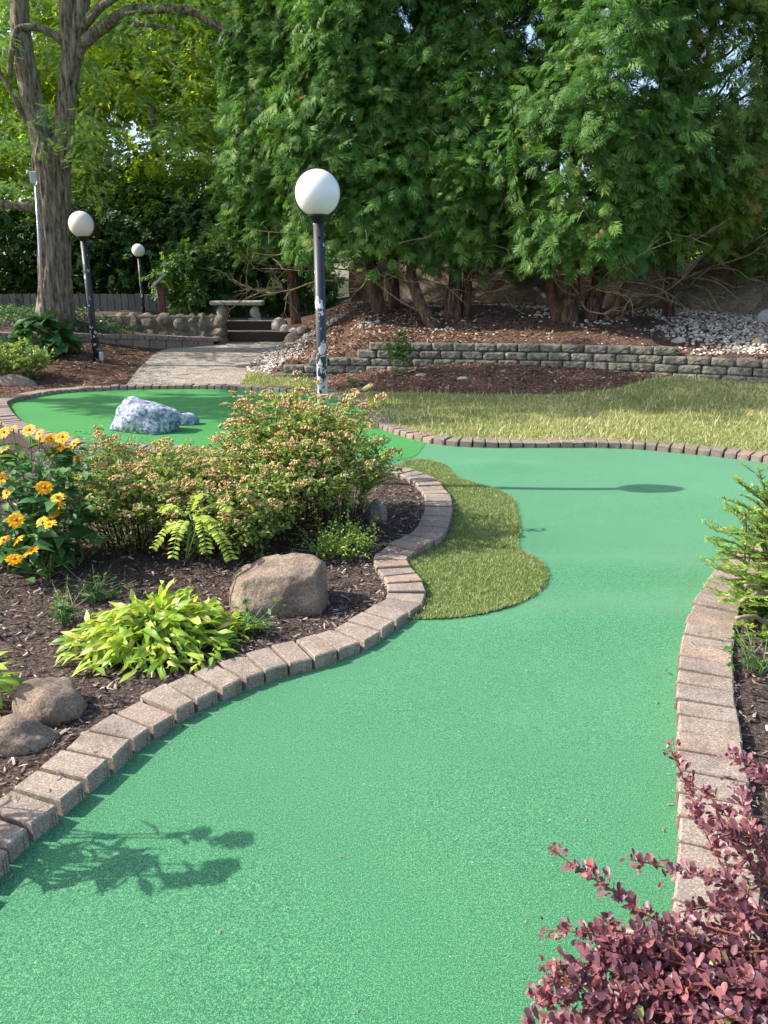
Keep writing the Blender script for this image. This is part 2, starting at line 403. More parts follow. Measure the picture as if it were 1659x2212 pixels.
def smooth_curve(pts, n=12, closed=False):
    """Catmull-Rom through points, resampled"""
    P = [Vector(p) for p in pts]; out = []
    for i in range(len(P) - 1):
        p0 = P[max(i - 1, 0)]; p1 = P[i]; p2 = P[i + 1]; p3 = P[min(i + 2, len(P) - 1)]
        for k in range(n):
            t = k / n
            out.append(0.5 * ((2 * p1) + (-p0 + p2) * t + (2 * p0 - 5 * p1 + 4 * p2 - p3) * t * t + (-p0 + 3 * p1 - 3 * p2 + p3) * t ** 3))
    out.append(P[-1]); return out
def arclen(P):
    P = np.array([[p[0], p[1]] for p in P]); s = np.concatenate([[0], np.cumsum(np.linalg.norm(np.diff(P, axis=0), axis=1))])
    return P, s
def at_s(P, s, q): return np.array([np.interp(q, s, P[:, 0]), np.interp(q, s, P[:, 1])])
def offset_curve(pts, d):
    """shift to the left of the walking direction"""
    P = np.array([[p[0], p[1]] for p in pts]); T = np.gradient(P, axis=0)
    T /= np.linalg.norm(T, axis=1)[:, None] + 1e-9
    return P + np.stack([-T[:, 1], T[:, 0]], 1) * d
def simplify(pts, step):
    P, s = arclen(pts); n = max(2, int(s[-1] / step)); return [tuple(at_s(P, s, q)) for q in np.linspace(0, s[-1], n)]
def in_poly(X, Y, poly):
    poly = np.asarray(poly); inside = np.zeros(X.shape, bool); n = len(poly); j = n - 1
    for i in range(n):
        xi, yi = poly[i]; xj, yj = poly[j]
        if yi != yj:
            c = ((yi > Y) != (yj > Y)) & (X < (xj - xi) * (Y - yi) / (yj - yi) + xi)
            inside ^= c
        j = i
    return inside
def sheet(name, poly, zf, mat, step, kind='structure'):
    poly = [tuple(map(float, p[:2])) for p in poly]
    A = np.array(poly); x0, y0 = A.min(0); x1, y1 = A.max(0)
    X, Y = np.meshgrid(np.arange(x0 + step / 2, x1, step), np.arange(y0 + step / 2, y1, step))
    X = X.ravel() + rng.uniform(-.2, .2, X.size) * step; Y = Y.ravel() + rng.uniform(-.2, .2, Y.size) * step
    k = in_poly(X, Y, poly)
    pts = [Vector(p) for p in poly] + [Vector((x, y)) for x, y in zip(X[k], Y[k])]
    n = len(poly)
    vo, eo, fo, _, _, _ = delaunay_2d_cdt(pts, [(i, (i + 1) % n) for i in range(n)], [], 1, 1e-5)
    F = []
    for f in fo:
        c = sum((vo[i] for i in f), Vector((0, 0))) / len(f)
        if in_poly(np.array([c.x]), np.array([c.y]), poly)[0]: F.append(tuple(f))
    V = [(v.x, v.y, zf(v.x, v.y)) for v in vo]
    me = mesh_py(name, V, F, True)
    # upward normals
    if sum(p.normal.z for p in me.polygons) < 0: me.flip_normals()
    o = link(name, me, mat); tag(o, kind=kind); return o
def scatter(poly, n, r=rng):
    A = np.asarray(poly); x0, y0 = A.min(0); x1, y1 = A.max(0); out = np.zeros((0, 2))
    while len(out) < n:
        X = r.uniform(x0, x1, n * 2); Y = r.uniform(y0, y1, n * 2); k = in_poly(X, Y, poly)
        out = np.concatenate([out, np.stack([X[k], Y[k]], 1)])
    return out[:n]

# ---- vectorised foliage: a flat template (axis +X, face normal +Z) set at many places
def frames(A, N):
    A = A / (np.linalg.norm(A, axis=1)[:, None] + 1e-9)
    N = N - A * (A * N).sum(1)[:, None]; N /= np.linalg.norm(N, axis=1)[:, None] + 1e-9
    B = np.cross(N, A); return np.stack([A, B, N], 2)          # columns
def place(templates, P, A, N, scale, which=None, rnd=None):
    """returns V, F(tri), rnd per face"""
    n = len(P); Rm = frames(A, N)
    if which is None: which = rng.integers(0, len(templates), n)
    if rnd is None: rnd = rng.random(n)
    Vs = []; Fs = []; Rs = []; off = 0
    for k, (tv, tf) in enumerate(templates):
        idx = np.where(which == k)[0]
        if len(idx) == 0: continue
        v = np.einsum('nij,vj->nvi', Rm[idx], tv) * scale[idx][:, None, None] + P[idx][:, None, :]
        f = tf[None] + (np.arange(len(idx)) * len(tv))[:, None, None] + off
        off += v.shape[0] * v.shape[1]
        Vs.append(v.reshape(-1, 3)); Fs.append(f.reshape(-1, 3)); Rs.append(np.repeat(rnd[idx], len(tf)))
    return np.concatenate(Vs), np.concatenate(Fs), np.concatenate(Rs)
def foliage(name, mat, parts, parent=None, kind=None):
    V = []; F = []; Rr = []; off = 0
    for v, f, r in parts:
        V.append(v); F.append(f + off); Rr.append(r); off += len(v)
    V = np.concatenate(V); F = np.concatenate(F); Rr = np.concatenate(Rr)
    org = wloc(parent) if parent is not None else Vector((0, 0, 0))
    me = mesh_np(name, V - np.array(org)[None], F, Rr)
    o = link(name, me, mat, parent, org)
    if kind: o['kind'] = kind
    return o
def unit(n, r=rng):
    v = r.normal(size=(n, 3)); return v / np.linalg.norm(v, axis=1)[:, None]

def T(V, F): return (np.array(V, float), np.array(F, int))
def lozenge(V, F, base, direc, L, wd, z0=0, z1=0):
    i = len(V); b = np.array(base, float); d = np.array(direc, float); d /= np.linalg.norm(d)
    p = np.array([-d[1], d[0]])
    a = b + d * L * 0.45
    V += [(b[0], b[1], z0), (*(a + p * wd), (z0 + z1) / 2), (*(b + d * L), z1), (*(a - p * wd), (z0 + z1) / 2)]
    F += [(i, i + 1, i + 2), (i, i + 2, i + 3)]
def thuja_template(seed):
    r = random.Random(seed); V = []; F = []
    lozenge(V, F, (0, 0), (1, 0), 1.0, 0.030, 0, -0.22)
    k = 5
    for i in range(k):
        t = 0.02 + 0.78 * i / k + r.uniform(-.02, .02)
        for sgn in (-1, 1):
            L = (0.55 * (1 - t) + 0.16) * r.uniform(0.75, 1.2)
            ang = sgn * R(r.uniform(26, 46))
            d = (math.cos(ang), math.sin(ang)); zz = -0.22 * t * t
            lozenge(V, F, (t, 0), d, L, 0.042, zz, zz - 0.1 - L * 0.2)
            q = r.uniform(.35, .55); a2 = ang + sgn * R(r.uniform(22, 38)); n0 = len(V)
            bx, by = t + d[0] * L * q, d[1] * L * q; l2 = L * .5
            V += [(bx - .03, by, zz - .05), (bx + .05, by, zz - .05), (bx + math.cos(a2) * l2, by + math.sin(a2) * l2, zz - .16)]
            F += [(n0, n0 + 1, n0 + 2)]
    return T(V, F)
THUJA = [thuja_template(i) for i in range(4)]
def pinnate_template(seed, pairs=8):
    r = random.Random(seed); V = []; F = []
    lozenge(V, F, (0, 0), (1, 0), 1.0, 0.008, 0, -0.1)
    for i in range(pairs):
        t = 0.15 + 0.8 * i / pairs
        for sgn in (-1, 1):
            a = sgn * R(r.uniform(55, 75)); L = 0.24 * (1 - 0.4 * t)
            n0 = len(V); V += [(t - .035, 0, -.1 * t), (t + .035, 0, -.1 * t), (t + math.cos(a) * L, math.sin(a) * L, -.1 * t - .05)]; F += [(n0, n0 + 1, n0 + 2)]
            if i % 3: continue
            n0 = len(V); V += [(t - .035 + math.cos(a) * L * .5, math.sin(a) * L * .5, -.1 * t - .02), (t + .045 + math.cos(a) * L * .5, math.sin(a) * L * .5, -.1 * t - .02), (t, 0, -.1 * t)]; F += [(n0, n0 + 1, n0 + 2)]
    return T(V, F)
PINNATE = [pinnate_template(i) for i in range(3)]
def twig_template(seed, n=8, L=0.34, wd=0.10):
    r = random.Random(seed); V = []; F = []
    for i in range(n):
        t = 0.1 + 0.75 * i / n; a = (1 if i % 2 else -1) * R(r.uniform(25, 65))
        i0 = len(V); ln = L * r.uniform(0.75, 1.2); zz = r.uniform(-0.12, 0.12)
        lozenge(V, F, (t, 0), (math.cos(a), math.sin(a)), ln, wd * r.uniform(0.8, 1.2), zz, zz + r.uniform(-0.2, 0.05))
    return T(V, F)
TWIG = [twig_template(i) for i in range(4)]
def leaf_template(width=0.5, fold=0.15, droop=0.15, pos=0.45):
    """single leaf, 8 tris, folded along the midrib"""
    V = [(0, 0, 0), (pos * 0.5, width * 0.36, fold * 0.6), (pos * 0.5, -width * 0.36, fold * 0.6), (pos, 0, 0.02),
         (pos * 1.35, width * 0.5, fold - droop * 0.3), (pos * 1.35, -width * 0.5, fold - droop * 0.3), (0.8, 0, -droop * 0.4), (1, 0, -droop)]
    F = [(0, 3, 1), (0, 2, 3), (1, 3, 4), (2, 5, 3), (3, 6, 4), (3, 5, 6), (4, 6, 7), (5, 7, 6)]
    return T(V, F)
LEAF4 = [T([(0, 0, 0), (.42, .27, .08), (.42, -.27, .08), (.5, 0, 0), (1, 0, -.1)], [(0, 3, 1), (0, 2, 3), (1, 3, 4), (2, 4, 3)])]
SIMPLE = [T([(0, 0, 0), (0.45, 0.24, 0.06), (1, 0, -0.06), (0.45, -0.24, 0.06)], [(0, 2, 1), (0, 3, 2)])]
NEEDLE = [T([(0, 0.09, 0), (0, -0.09, 0), (0.8, -0.1, 0), (0.8, 0.1, 0), (1, 0, 0)], [(0, 1, 2), (0, 2, 3)])]
BLADE = [T([(0, 0.5, 0), (0, -0.5, 0), (1, 0, 0)], [(0, 1, 2)])]
CHIP = [T([(-.5, -.12, 0), (.5, -.09, 0), (.46, .1, 0), (-.42, .13, 0), (0, 0, .09)], [(0, 1, 4), (1, 2, 4), (2, 3, 4), (3, 0, 4)])]
def ico(sub):
    bm = bmesh.new(); bmesh.ops.create_icosphere(bm, subdivisions=sub, radius=1)
    bm.verts.index_update()
    V = np.array([v.co[:] for v in bm.verts]); F = np.array([[v.index for v in f.verts] for f in bm.faces]); bm.free(); return V, F
ICO1 = ico(1)

# ------------------------------------------------------------------ rocks
def rock_mesh(name, size, seed, sub=4, amp=0.12, freq=1.6, cuts=6, sharp=0.5, flat=0.25, fine=0.03, extra=()):
    V, F = ico(sub); r = random.Random(seed); off = Vector((seed * 3.7, seed * 1.3, seed * 2.1))
    planes = []
    for i in range(cuts):
        d = Vector((r.gauss(0, 1), r.gauss(0, 1), r.gauss(0.2, 0.7))).normalized(); planes.append((d, r.uniform(0.6, 0.88)))
    planes += [(Vector(d).normalized(), h) for d, h in extra]
    out = []
    for v in V:
        p = Vector(v)
        for d, h in planes:
            q = p.dot(d)
            if q > h: p -= d * (q - h) * sharp
        n = noise.fractal(p * freq + off, 1.0, 2.0, 4) * amp + noise.fractal(p * freq * 4 + off, 0.9, 2.0, 3) * fine
        p = p * (1 + n)
        if p.z < -flat: p.z = -flat + (p.z + flat) * 0.2
        out.append((p.x * size[0] / 2, p.y * size[1] / 2, (p.z + flat) * size[2] / (1 + flat)))
    return mesh_np(name, out, F, smooth=True)
def rock(name, loc, size, seed, mat, label, cat='rock', rz=0, group=None, **kw):
    me = rock_mesh(name, size, seed, **kw)
    o = link(name, me, M[mat], None, loc); o.rotation_euler.z = rz
    return tag(o, label, cat, group)

# ------------------------------------------------------------------ the lie of the land
KT = 0.056                                    # kerb top above the turf
isl_px = [(-260, 2140), (-130, 1990), (-60, 1915), (0, 1850), (50, 1795), (100, 1757), (148, 1719), (202, 1673), (248, 1633), (297, 1588), (345, 1557), (393, 1527), (444, 1502), (497, 1478),
          (548, 1455), (599, 1439), (653, 1424), (705, 1410), (756, 1394), (800, 1374), (831, 1354), (861, 1336), (891, 1318), (908, 1306), (919, 1293), (921, 1279),
          (916, 1263), (904, 1243), (889, 1227), (880, 1211), (883, 1199), (896, 1189), (916, 1179), (938, 1166), (958, 1152), (970, 1132), (976, 1108), (977, 1092), (974, 1072),
          (964, 1056), (950, 1041), (932, 1027), (904, 1017), (873, 1010), (837, 1003), (805, 997)]
isl = [G(x, y, KT) for x, y in isl_px]
near_px = [(760, 987), (690, 980), (560, 972), (430, 964), (353, 960), (301, 959), (241, 955), (185, 949), (146, 941), (103, 929), (56, 912), (32, 895)]
near = [G(x, y, KT) for x, y in near_px]
far_px = [(18, 880), (26, 872), (64, 862), (129, 851), (215, 845), (301, 842), (430, 841), (537, 844), (623, 849), (688, 856), (712, 861), (749, 869), (770, 879), (781, 892), (791, 907), (811, 921),
          (833, 932), (876, 946), (916, 956), (952, 962), (1004, 966), (1095, 968), (1214, 968), (1262, 967.5), (1326, 969), (1391, 972), (1455, 978), (1520, 984), (1584, 991), (1649, 1000), (1760, 1020), (1900, 1050)]
farc = [G(x, y, 0) for x, y in far_px]
C_isl = smooth_curve([Vector((p.x, p.y, 0)) for p in isl], 8)
C_back = smooth_curve([Vector((p.x, p.y, 0)) for p in [isl[-1]] + near + farc], 8)
right_px = [(1900, 1120), (1760, 1140), (1659, 1160), (1600, 1182), (1555, 1215), (1525, 1255), (1500, 1300), (1484, 1340), (1472, 1390), (1465, 1440), (1463, 1500), (1464, 1560), (1466, 1620), (1469, 1680), (1470, 1740),
            (1470, 1800), (1467, 1860), (1459, 1925), (1447, 1990), (1432, 2060), (1412, 2140), (1390, 2230), (1350, 2400)]
C_right = smooth_curve([Vector((p.x, p.y, 0)) for p in [G(x, y, KT) for x, y in right_px]], 8)

MOUNDS = [(G(1075, 1008), 0.32, 0.16, 0.05), (G(1250, 1235), 0.9, 0.2, 0.06), (G(1330, 1345), 0.9, 0.2, 0.05), (G(1500, 1080), 0.6, 0.3, 0.03), (G(1150, 1480), 0.35, 0.3, -0.015), (G(600, 862), 0.5, 0.35, 0.045), (G(450, 866), 0.6, 0.3, 0.03)]
def z_turf(x, y):
    z = 0.0
    for c, sx, sy, h in MOUNDS:
        z += h * math.exp(-((x - c.x) / sx) ** 2 - ((y - c.y) / sy) ** 2)
    return z + 0.004 * noise.noise(Vector((x * 0.9, y * 0.9, 3)))
def z_fair(x, y): return z_turf(x, y)
def z_green(x, y): return z_turf(x, y) + 0.003

# base ground out to the horizon
gp = []
for rr in (700, 200):
    pass
def z_base(x, y):
    z = -0.06
    if y > 12.5: z += min((y - 12.5) * 0.095, 0.62)
    return z + 0.0
xs = [-900, -200, -60] + [-30 + i * 2 for i in range(31)] + [60, 200, 900]
ys = [-900, -200, -40, -10, 0, 6, 10, 12, 12.5, 13, 14, 15, 16, 17, 18, 19, 20, 24, 30, 40, 80, 200, 900]
V = [(x, y, z_base(x, y)) for y in ys for x in xs]
F = [(j * len(xs) + i, j * len(xs) + i + 1, (j + 1) * len(xs) + i + 1, (j + 1) * len(xs) + i) for j in range(len(ys) - 1) for i in range(len(xs) - 1)]
tag(link('ground', mesh_py('ground', V, F), M['ground_far']), kind='structure')

# turf sheets
i_un = offset_curve(C_isl, 0.06); b_un = offset_curve(C_back, 0.06); r_un = offset_curve(C_right, 0.06)
Pb, sb = arclen(C_back)
def near_idx(P, q): return int(np.argmin(((np.asarray(P)[:, :2] - np.array([q[0], q[1]])) ** 2).sum(1)))
k_neck = near_idx(Pb, G(925, 959))
neck = [G(920, 958), G(910, 972), G(897, 985), G(870, 993), G(830, 1000)]
fair_poly = [tuple(p) for p in simplify(i_un, 0.06)] + [(G(790, 975).x, G(790, 975).y)] + [tuple(p) for p in simplify(b_un[near_idx(Pb, G(845, 936)):], 0.1)] + [tuple(p) for p in simplify(r_un, 0.08)] + [(1.2, -1.5), (-2.2, -1.5)]
sheet('fairway_turf', fair_poly, z_fair, M['fairway_turf'], 0.09)
green_poly = [tuple(p) for p in simplify(b_un[:k_neck + 1], 0.08)] + [(p.x, p.y) for p in smooth_curve([Vector((p.x, p.y, 0)) for p in neck], 5)]
green_o = sheet('putting_green', green_poly, z_green, M['green_turf'], 0.12)

# beds
PATH_A, PATH_B = -0.68, 0.0619
pathL = [GP(x, y, PATH_A, PATH_B) for x, y in [(268, 840), (275, 832), (301, 794), (335, 763), (375, 748), (417, 738)]]
pathR = [GP(x, y, PATH_A, PATH_B) for x, y in [(531, 840), (531, 832), (531, 819), (535, 794), (559, 772), (610, 740)]]
def z_path(x, y): return PATH_A + PATH_B * y
def x_left(y): return float(np.interp(y, [p.y for p in pathL], [p.x for p in pathL]))
def x_right(y): return float(np.interp(y, [p.y for p in pathR], [p.x for p in pathR]))
def sstep(t): t = min(max(t, 0), 1); return t * t * (3 - 2 * t)
def z_left(x, y):
    zl = -1.27 + 0.122 * y; zl = max(zl, 0.03)
    zp = max(z_path(x, y), 0.0)
    d = x_left(y) - x
    z = zp - 0.02 + (zl - zp) * sstep(d / 1.5)
    return z + 0.02 * noise.noise(Vector((x * 2, y * 2, 1)))
def z_bed(x, y): return 0.025 + 0.022 * noise.noise(Vector((x * 2.5, y * 2.5, 5))) * min(1, abs(x + 0.2)) + max(0, (y - 8.5)) * 0.02
i_bed = offset_curve(C_isl, 0.09); b_bed = offset_curve(C_back, 0.09); r_bed = offset_curve(C_right, 0.09)
k_l = near_idx(b_bed, (G(18, 880).x, G(18, 880).y))
bed_poly = [tuple(p) for p in simplify(i_bed, 0.07)] + [tuple(p) for p in simplify(b_bed[:k_l + 1], 0.09)][1:] + [(-12, b_bed[k_l][1]), (-12, -1.5), (-2.2, -1.5)]
sheet('planting_bed_soil', bed_poly, z_bed, M['mulch_soil'], 0.12)
bed_r = [tuple(p) for p in simplify(r_bed, 0.1)] + [(1.3, -1.5), (9, -1.5), (9, 6.0)]
def z_bedr(x, y): return 0.02 + 0.02 * noise.noise(Vector((x * 3, y * 3, 9)))
sheet('right_bed_soil', bed_r, z_bedr, M['mulch_soil'], 0.12)

k_pl = near_idx(b_bed, pathL[0]); k_pr = near_idx(b_bed, pathR[0])
edge_pts = [(-13.0, 13.6), (D(0, 712, 13.7).x, 13.7), (D(142, 718, 14.0).x, 14.0), (D(300, 725, 14.55).x, 14.55), (D(473, 733, 15.2).x, 15.2)]
bl = [tuple(p) for p in simplify(b_bed[k_l:k_pl + 1], 0.12)] + [(p.x, p.y) for p in pathL[1:]] + [edge_pts[4], edge_pts[3], edge_pts[2], edge_pts[1], edge_pts[0], (-13, b_bed[k_l][1])]
sheet('mulch_bed_left', bl, z_left, M['red_mulch'], 0.2)
pp = [tuple(p) for p in simplify(b_bed[k_pl:k_pr + 1], 0.12)] + [(p.x, p.y) for p in pathR[1:]] + [(pathR[-1].x, 15.7), (pathL[-1].x - 0.1, 15.7)] + [(p.x, p.y) for p in reversed(pathL[1:])]
sheet('path', pp, lambda x, y: max(z_path(x, y), 0.03), M['exposed_aggregate'], 0.3)

# retaining wall line, front lawn, apron, upper bank
WL = [D(592, 800, 11.3), D(770, 800, 11.2), D(1000, 800, 11.0), D(1250, 800, 10.75), D(1450, 800, 10.35), D(1600, 800, 10.0), D(1800, 800, 9.55)]
WL = [(p.x, p.y) for p in WL]; WLc = smooth_curve([Vector((x, y, 0)) for x, y in WL], 10); Pw, sw = arclen(WLc)
def w_y(x): return float(np.interp(x, Pw[:, 0], Pw[:, 1]))
def z_foot(x):   # height of the ground where it meets the wall
    return float(np.interp(x, [-2, -1.0, 0.4, 1.2, 2.8, 4.2, 6], [0.07, 0.11, 0.25, 0.33, 0.28, 0.20, 0.16]))
def yk(x): # kerb line y at x on the lawn side
    return float(np.interp(x, KX, KY))
kk = Pb[near_idx(Pb, G(781, 892)):]; o_ = np.argsort(kk[:, 0]); KX, KY = kk[o_, 0], kk[o_, 1]
def z_lawn(x, y):
    a, b = (yk(x) if x > -0.2 else 10.6), w_y(x)
    t = min(max((y - a) / (b - a + 1e-3), 0), 1.1)
    zf = z_foot(x)
    return 0.036 + (0.10 - 0.036) * t + (zf - 0.10) * (sstep((t - 0.55) / 0.45)) + 0.012 * noise.noise(Vector((x * 1.5, y * 1.5, 2)))
lawn_poly = [tuple(p) for p in simplify(b_bed[k_pr:], 0.12)] + [(9, w_y(9) - 0.0), (WL[-1][0], WL[-1][1] + 0.15)] + [(x, y + 0.15) for x, y in reversed(WL[:-1])] + [(p.x, p.y) for p in (pathR[3], pathR[2])]
lawn_poly = [p for i, p in enumerate(lawn_poly)]
sheet('lawn', lawn_poly, z_lawn, M['lawn_soil'], 0.15)
apr_px = [(700, 826), (780, 838), (900, 846), (1050, 850), (1200, 850), (1330, 846), (1440, 832), (1480, 822)]
apr = []
for x, y in apr_px:
    p = G(x, y, 0.12); apr.append((p.x, p.y))
apr_poly = [(WL[0][0] + 0.5, w_y(WL[0][0] + 0.5) + 0.1)] + apr + [(x, w_y(x) + 0.1) for x in np.linspace(apr[-1][0] + 0.1, WL[0][0] + 0.7, 24)]
sheet('mulch_apron', apr_poly, lambda x, y: z_lawn(x, y) + 0.012, M['red_mulch'], 0.15)

wtop = lambda x: float(np.interp(x, [-1.7, -1.2, -1.05, -0.6, -0.5, -0.3, 3.75, 3.9, 8], [0.26, 0.28, 0.37, 0.41, 0.5, 0.585, 0.58, 0.47, 0.47]))
def z_bank(x, y):
    yw = w_y(x) if x > WL[0][0] else 11.3
    zt = wtop(x)
    if x > WL[0][0] - .01 and y - yw < 0.128: return zt - 0.35
    t = max(0, y - yw)
    z_hi = zt + float(np.interp(x, [2.5, 4.2], [0.155, 0.122])) * t if x > -0.4 else zt + 0.13 * t
    z_hi = min(z_hi, 0.98 + 0.01 * t)
    # falls to the path on the left
    yy = min(max(y, 11.0), 17)
    d = x - x_right(min(yy, 15.5))
    zp = z_path(0, min(yy, 15.5)) if y < 15.5 else 0.30 + (y - 15.5) * 0.35
    zp = min(zp, 0.66)
    k = sstep(d / 1.6)
    k = max(k, sstep((x + 1.75) / .3) * (1 - sstep((y - yw - .2) / 1.2)))
    return zp + (z_hi - zp) * k + 0.03 * noise.noise(Vector((x * 1.7, y * 1.7, 4))) * k
bank_poly = [(p.x + 0.0, p.y) for p in pathR[2:]] + [(pathR[-1].x, 16.0), (pathR[-1].x - 0.3, 17.5), (-3.0, 21), (11, 21), (11, w_y(8) + 0.15)] + [(float(x), w_y(x) + 0.12) for x in np.linspace(WL[-1][0], WL[0][0], 60)]
bank_o = sheet('mulch_bank', bank_poly, z_bank, M['red_mulch'], 0.22)

# ------------------------------------------------------------------ brick kerbs
def kerb(label, curve, mat, s0=0.0, s1=None, spacing=0.113, BL=0.2, gap=0.006):
    P, s = arclen(curve); s1 = s[-1] if s1 is None else s1
    Q = offset_curve(curve, BL)
    # bed side measured at the same parameter
    def both(q):
        a = at_s(P, s, q); b = np.array([np.interp(q, s, Q[:, 0]), np.interp(q, s, Q[:, 1])]); return a, b
    c0 = at_s(P, s, (s0 + s1) / 2)
    root = empty('brick_kerb', (c0[0], c0[1], 0), label, 'kerb')
    q = s0; r = random.Random(int(s1 * 100))
    while q < s1 - 0.05:
        a0, b0 = both(q)
        # advance so that the centre line moves one spacing
        st = spacing
        a1, b1 = both(q + st); mid = np.linalg.norm((a1 + b1 - a0 - b0) / 2)
        st = st * min(max(spacing / max(mid, 0.03), 0.7), 1.35); a1, b1 = both(min(q + st, s1))
        da = np.linalg.norm(a1 - a0); db = np.linalg.norm(b1 - b0)
        ca, cb = (a0 + a1) / 2, (b0 + b1) / 2
        t = (a1 - a0) + (b1 - b0); t = t / (np.linalg.norm(t) + 1e-9)
        wa = min(0.109, max(da - gap * r.uniform(.7, 1.4), 0.03)); wb = min(0.109, max(db - gap * r.uniform(.6, 1.1), 0.025))
        inn = (ca - cb) / np.linalg.norm(ca - cb)
        ca = ca + inn * r.uniform(-0.006, 0.006); cb = ca - inn * BL
        cx = (ca + cb) / 2; ang = math.atan2(t[1], t[0]) + r.uniform(-0.02, 0.02)
        tt = np.array([math.cos(ang), math.sin(ang)])
        cor = [ca - tt * wa / 2, ca + tt * wa / 2, cb + tt * wb / 2, cb - tt * wb / 2]
        cor = [(c - cx) for c in cor]; cen = sum(cor) / 4
        bv = 0.005; top = KT + r.uniform(-0.007, 0.005); V = []
        tlt = r.uniform(-0.02, 0.02); tl2 = r.uniform(-0.05, 0.05)
        def zz(c, z): return z + c @ inn * tlt + c @ tt * tl2
        for ins, z in ((0, -0.05), (0, top - bv), (bv, top)):
            for c in cor:
                k = 1 - ins * 1.0 / (np.linalg.norm(c) + 1e-9) * 1.3
                c2 = c * k; V.append((c2[0], c2[1], zz(c2, z) if z > 0 else z))
        F = [(8, 9, 10, 11)]
        for lv in (0, 4):
            for k in range(4): F.append((lv + k, lv + (k + 1) % 4, lv + 4 + (k + 1) % 4, lv + 4 + k))
        # spacer ribs on the end that faces the turf
        for off in (0.30, 0.40):
            n0 = len(V); bc = cor[0] * (0.5 - off) + cor[1] * (0.5 + off); hw = 0.003
            for dz in (-0.02, top - 0.014):
                for e in ((-hw, 0.0), (hw, 0.0), (hw, 0.004), (-hw, 0.004)):
                    c2 = bc + tt * e[0] + inn * e[1]; V.append((c2[0], c2[1], dz))
            F += [(n0 + 4, n0 + 5, n0 + 6, n0 + 7), (n0 + 1, n0 + 2, n0 + 6, n0 + 5), (n0 + 2, n0 + 3, n0 + 7, n0 + 6), (n0 + 3, n0, n0 + 4, n0 + 7)]
        me = mesh_py('brick', V, F)
        bm = bmesh.new(); bm.from_mesh(me); bmesh.ops.recalc_face_normals(bm, faces=bm.faces); bm.to_mesh(me); bm.free()
        link('brick', me, mat, root, (cx[0], cx[1], 0))
        q += st
    return root
kerb('long brick kerb winding between the fairway turf and the planting bed with the boulders', C_isl, M['paver'], spacing=0.108, BL=0.18, gap=0.016)
Pk, sk = arclen(C_back)
kerb('curved brick kerb round the back putting green and along the lawn', C_back, M['paver_far'], 0.06, None, gap=0.014)
kerb('brick kerb on the right, passing below the yew and the purple bush', C_right, M['paver'], spacing=0.112, BL=0.195, gap=0.013)

def along(curve, off, n, jit):
    P, q = arclen(offset_curve(curve, off)); u = rng.uniform(0, q[-1], n)
    return np.stack([np.interp(u, q, P[:, 0]) + rng.normal(0, jit, n), np.interp(u, q, P[:, 1]) + rng.normal(0, jit, n)], 1)
for cv, cnt in ((C_isl, 900), (C_right, 500), (C_back, 900)):
    for off, jit, k in ((0.0, .03, .25), (0.12, .05, .1), (.21, .02, .65)):
        pts = along(cv, off, int(cnt * k), jit); n = len(pts); zz = {0.0: .006, .12: KT + .004, .21: KT - .008}[off]
        P3 = np.column_stack([pts, np.full(n, zz)]); A = unit(n); A[:, 2] *= .2
        foliage('kerb_litter', None or M['mulch_chip'], [place(CHIP, P3, A, np.stack([rng.normal(0, .3, n), rng.normal(0, .3, n), np.ones(n)], 1), rng.uniform(.006, .022, n))], None, 'stuff')
# ------------------------------------------------------------------ fringe of longer turf
fr_px = [(873, 995), (912, 993), (944, 999), (968, 1011), (984, 1029), (1016, 1041), (1055, 1052), (1091, 1066), (1111, 1084), (1119, 1116), (1122, 1148), (1115, 1171), (1127, 1195), (1154, 1223),
         (1178, 1247), (1174, 1267), (1150, 1287), (1115, 1310), (1079, 1326), (1035, 1336), (976, 1342), (916, 1342), (889, 1340)]
fr = smooth_curve([Vector((G(x, y, 0.01).x, G(x, y, 0.01).y, 0)) for x, y in fr_px], 4)
Pi, si = arclen(C_isl); ka = near_idx(Pi, G(885, 1322, KT)); kb = near_idx(Pi, G(837, 1003, KT))
in_pts = [tuple(p) for p in simplify(Pi[ka:kb], 0.06)]
fr_poly = [(p.x, p.y) for p in fr] + in_pts
fringe = sheet('fringe_turf', fr_poly, lambda x, y: z_turf(x, y) + 0.0045, M['fringe_base'], 0.08)
n = 72000; pts = scatter(fr_poly, n - 3500); fe_ = np.array([(p.x, p.y) for p in fr]); k_ = rng.uniform(0, len(fe_) - 1.01, 3500); i_ = k_.astype(int); pts = np.concatenate([pts, fe_[i_] + (fe_[i_ + 1] - fe_[i_]) * (k_ - i_)[:, None] + rng.normal(0, .006, (3500, 2))])
P3 = np.array([(x, y, z_turf(x, y) + 0.006) for x, y in pts])
A = np.stack([rng.normal(0, .5, n), rng.normal(0, .5, n), np.ones(n)], 1); N = unit(n); N[:, 2] = 0.1
sc = np.ones(n)
def blades(P, A, N, L, wd, rnd):
    A = A / np.linalg.norm(A, axis=1)[:, None]; B = np.cross(A, N); B /= np.linalg.norm(B, axis=1)[:, None] + 1e-9
    V = np.stack([P - B * wd[:, None] / 2, P + B * wd[:, None] / 2, P + A * L[:, None]], 1).reshape(-1, 3)
    return V, np.arange(len(V)).reshape(-1, 3), rnd
foliage('fringe_fibres', M['fringe_fibre'], [blades(P3, A, N, rng.uniform(.009, .024, n), rng.uniform(.0025, .0042, n), rng.random(n) ** 1.1)], None, 'stuff')

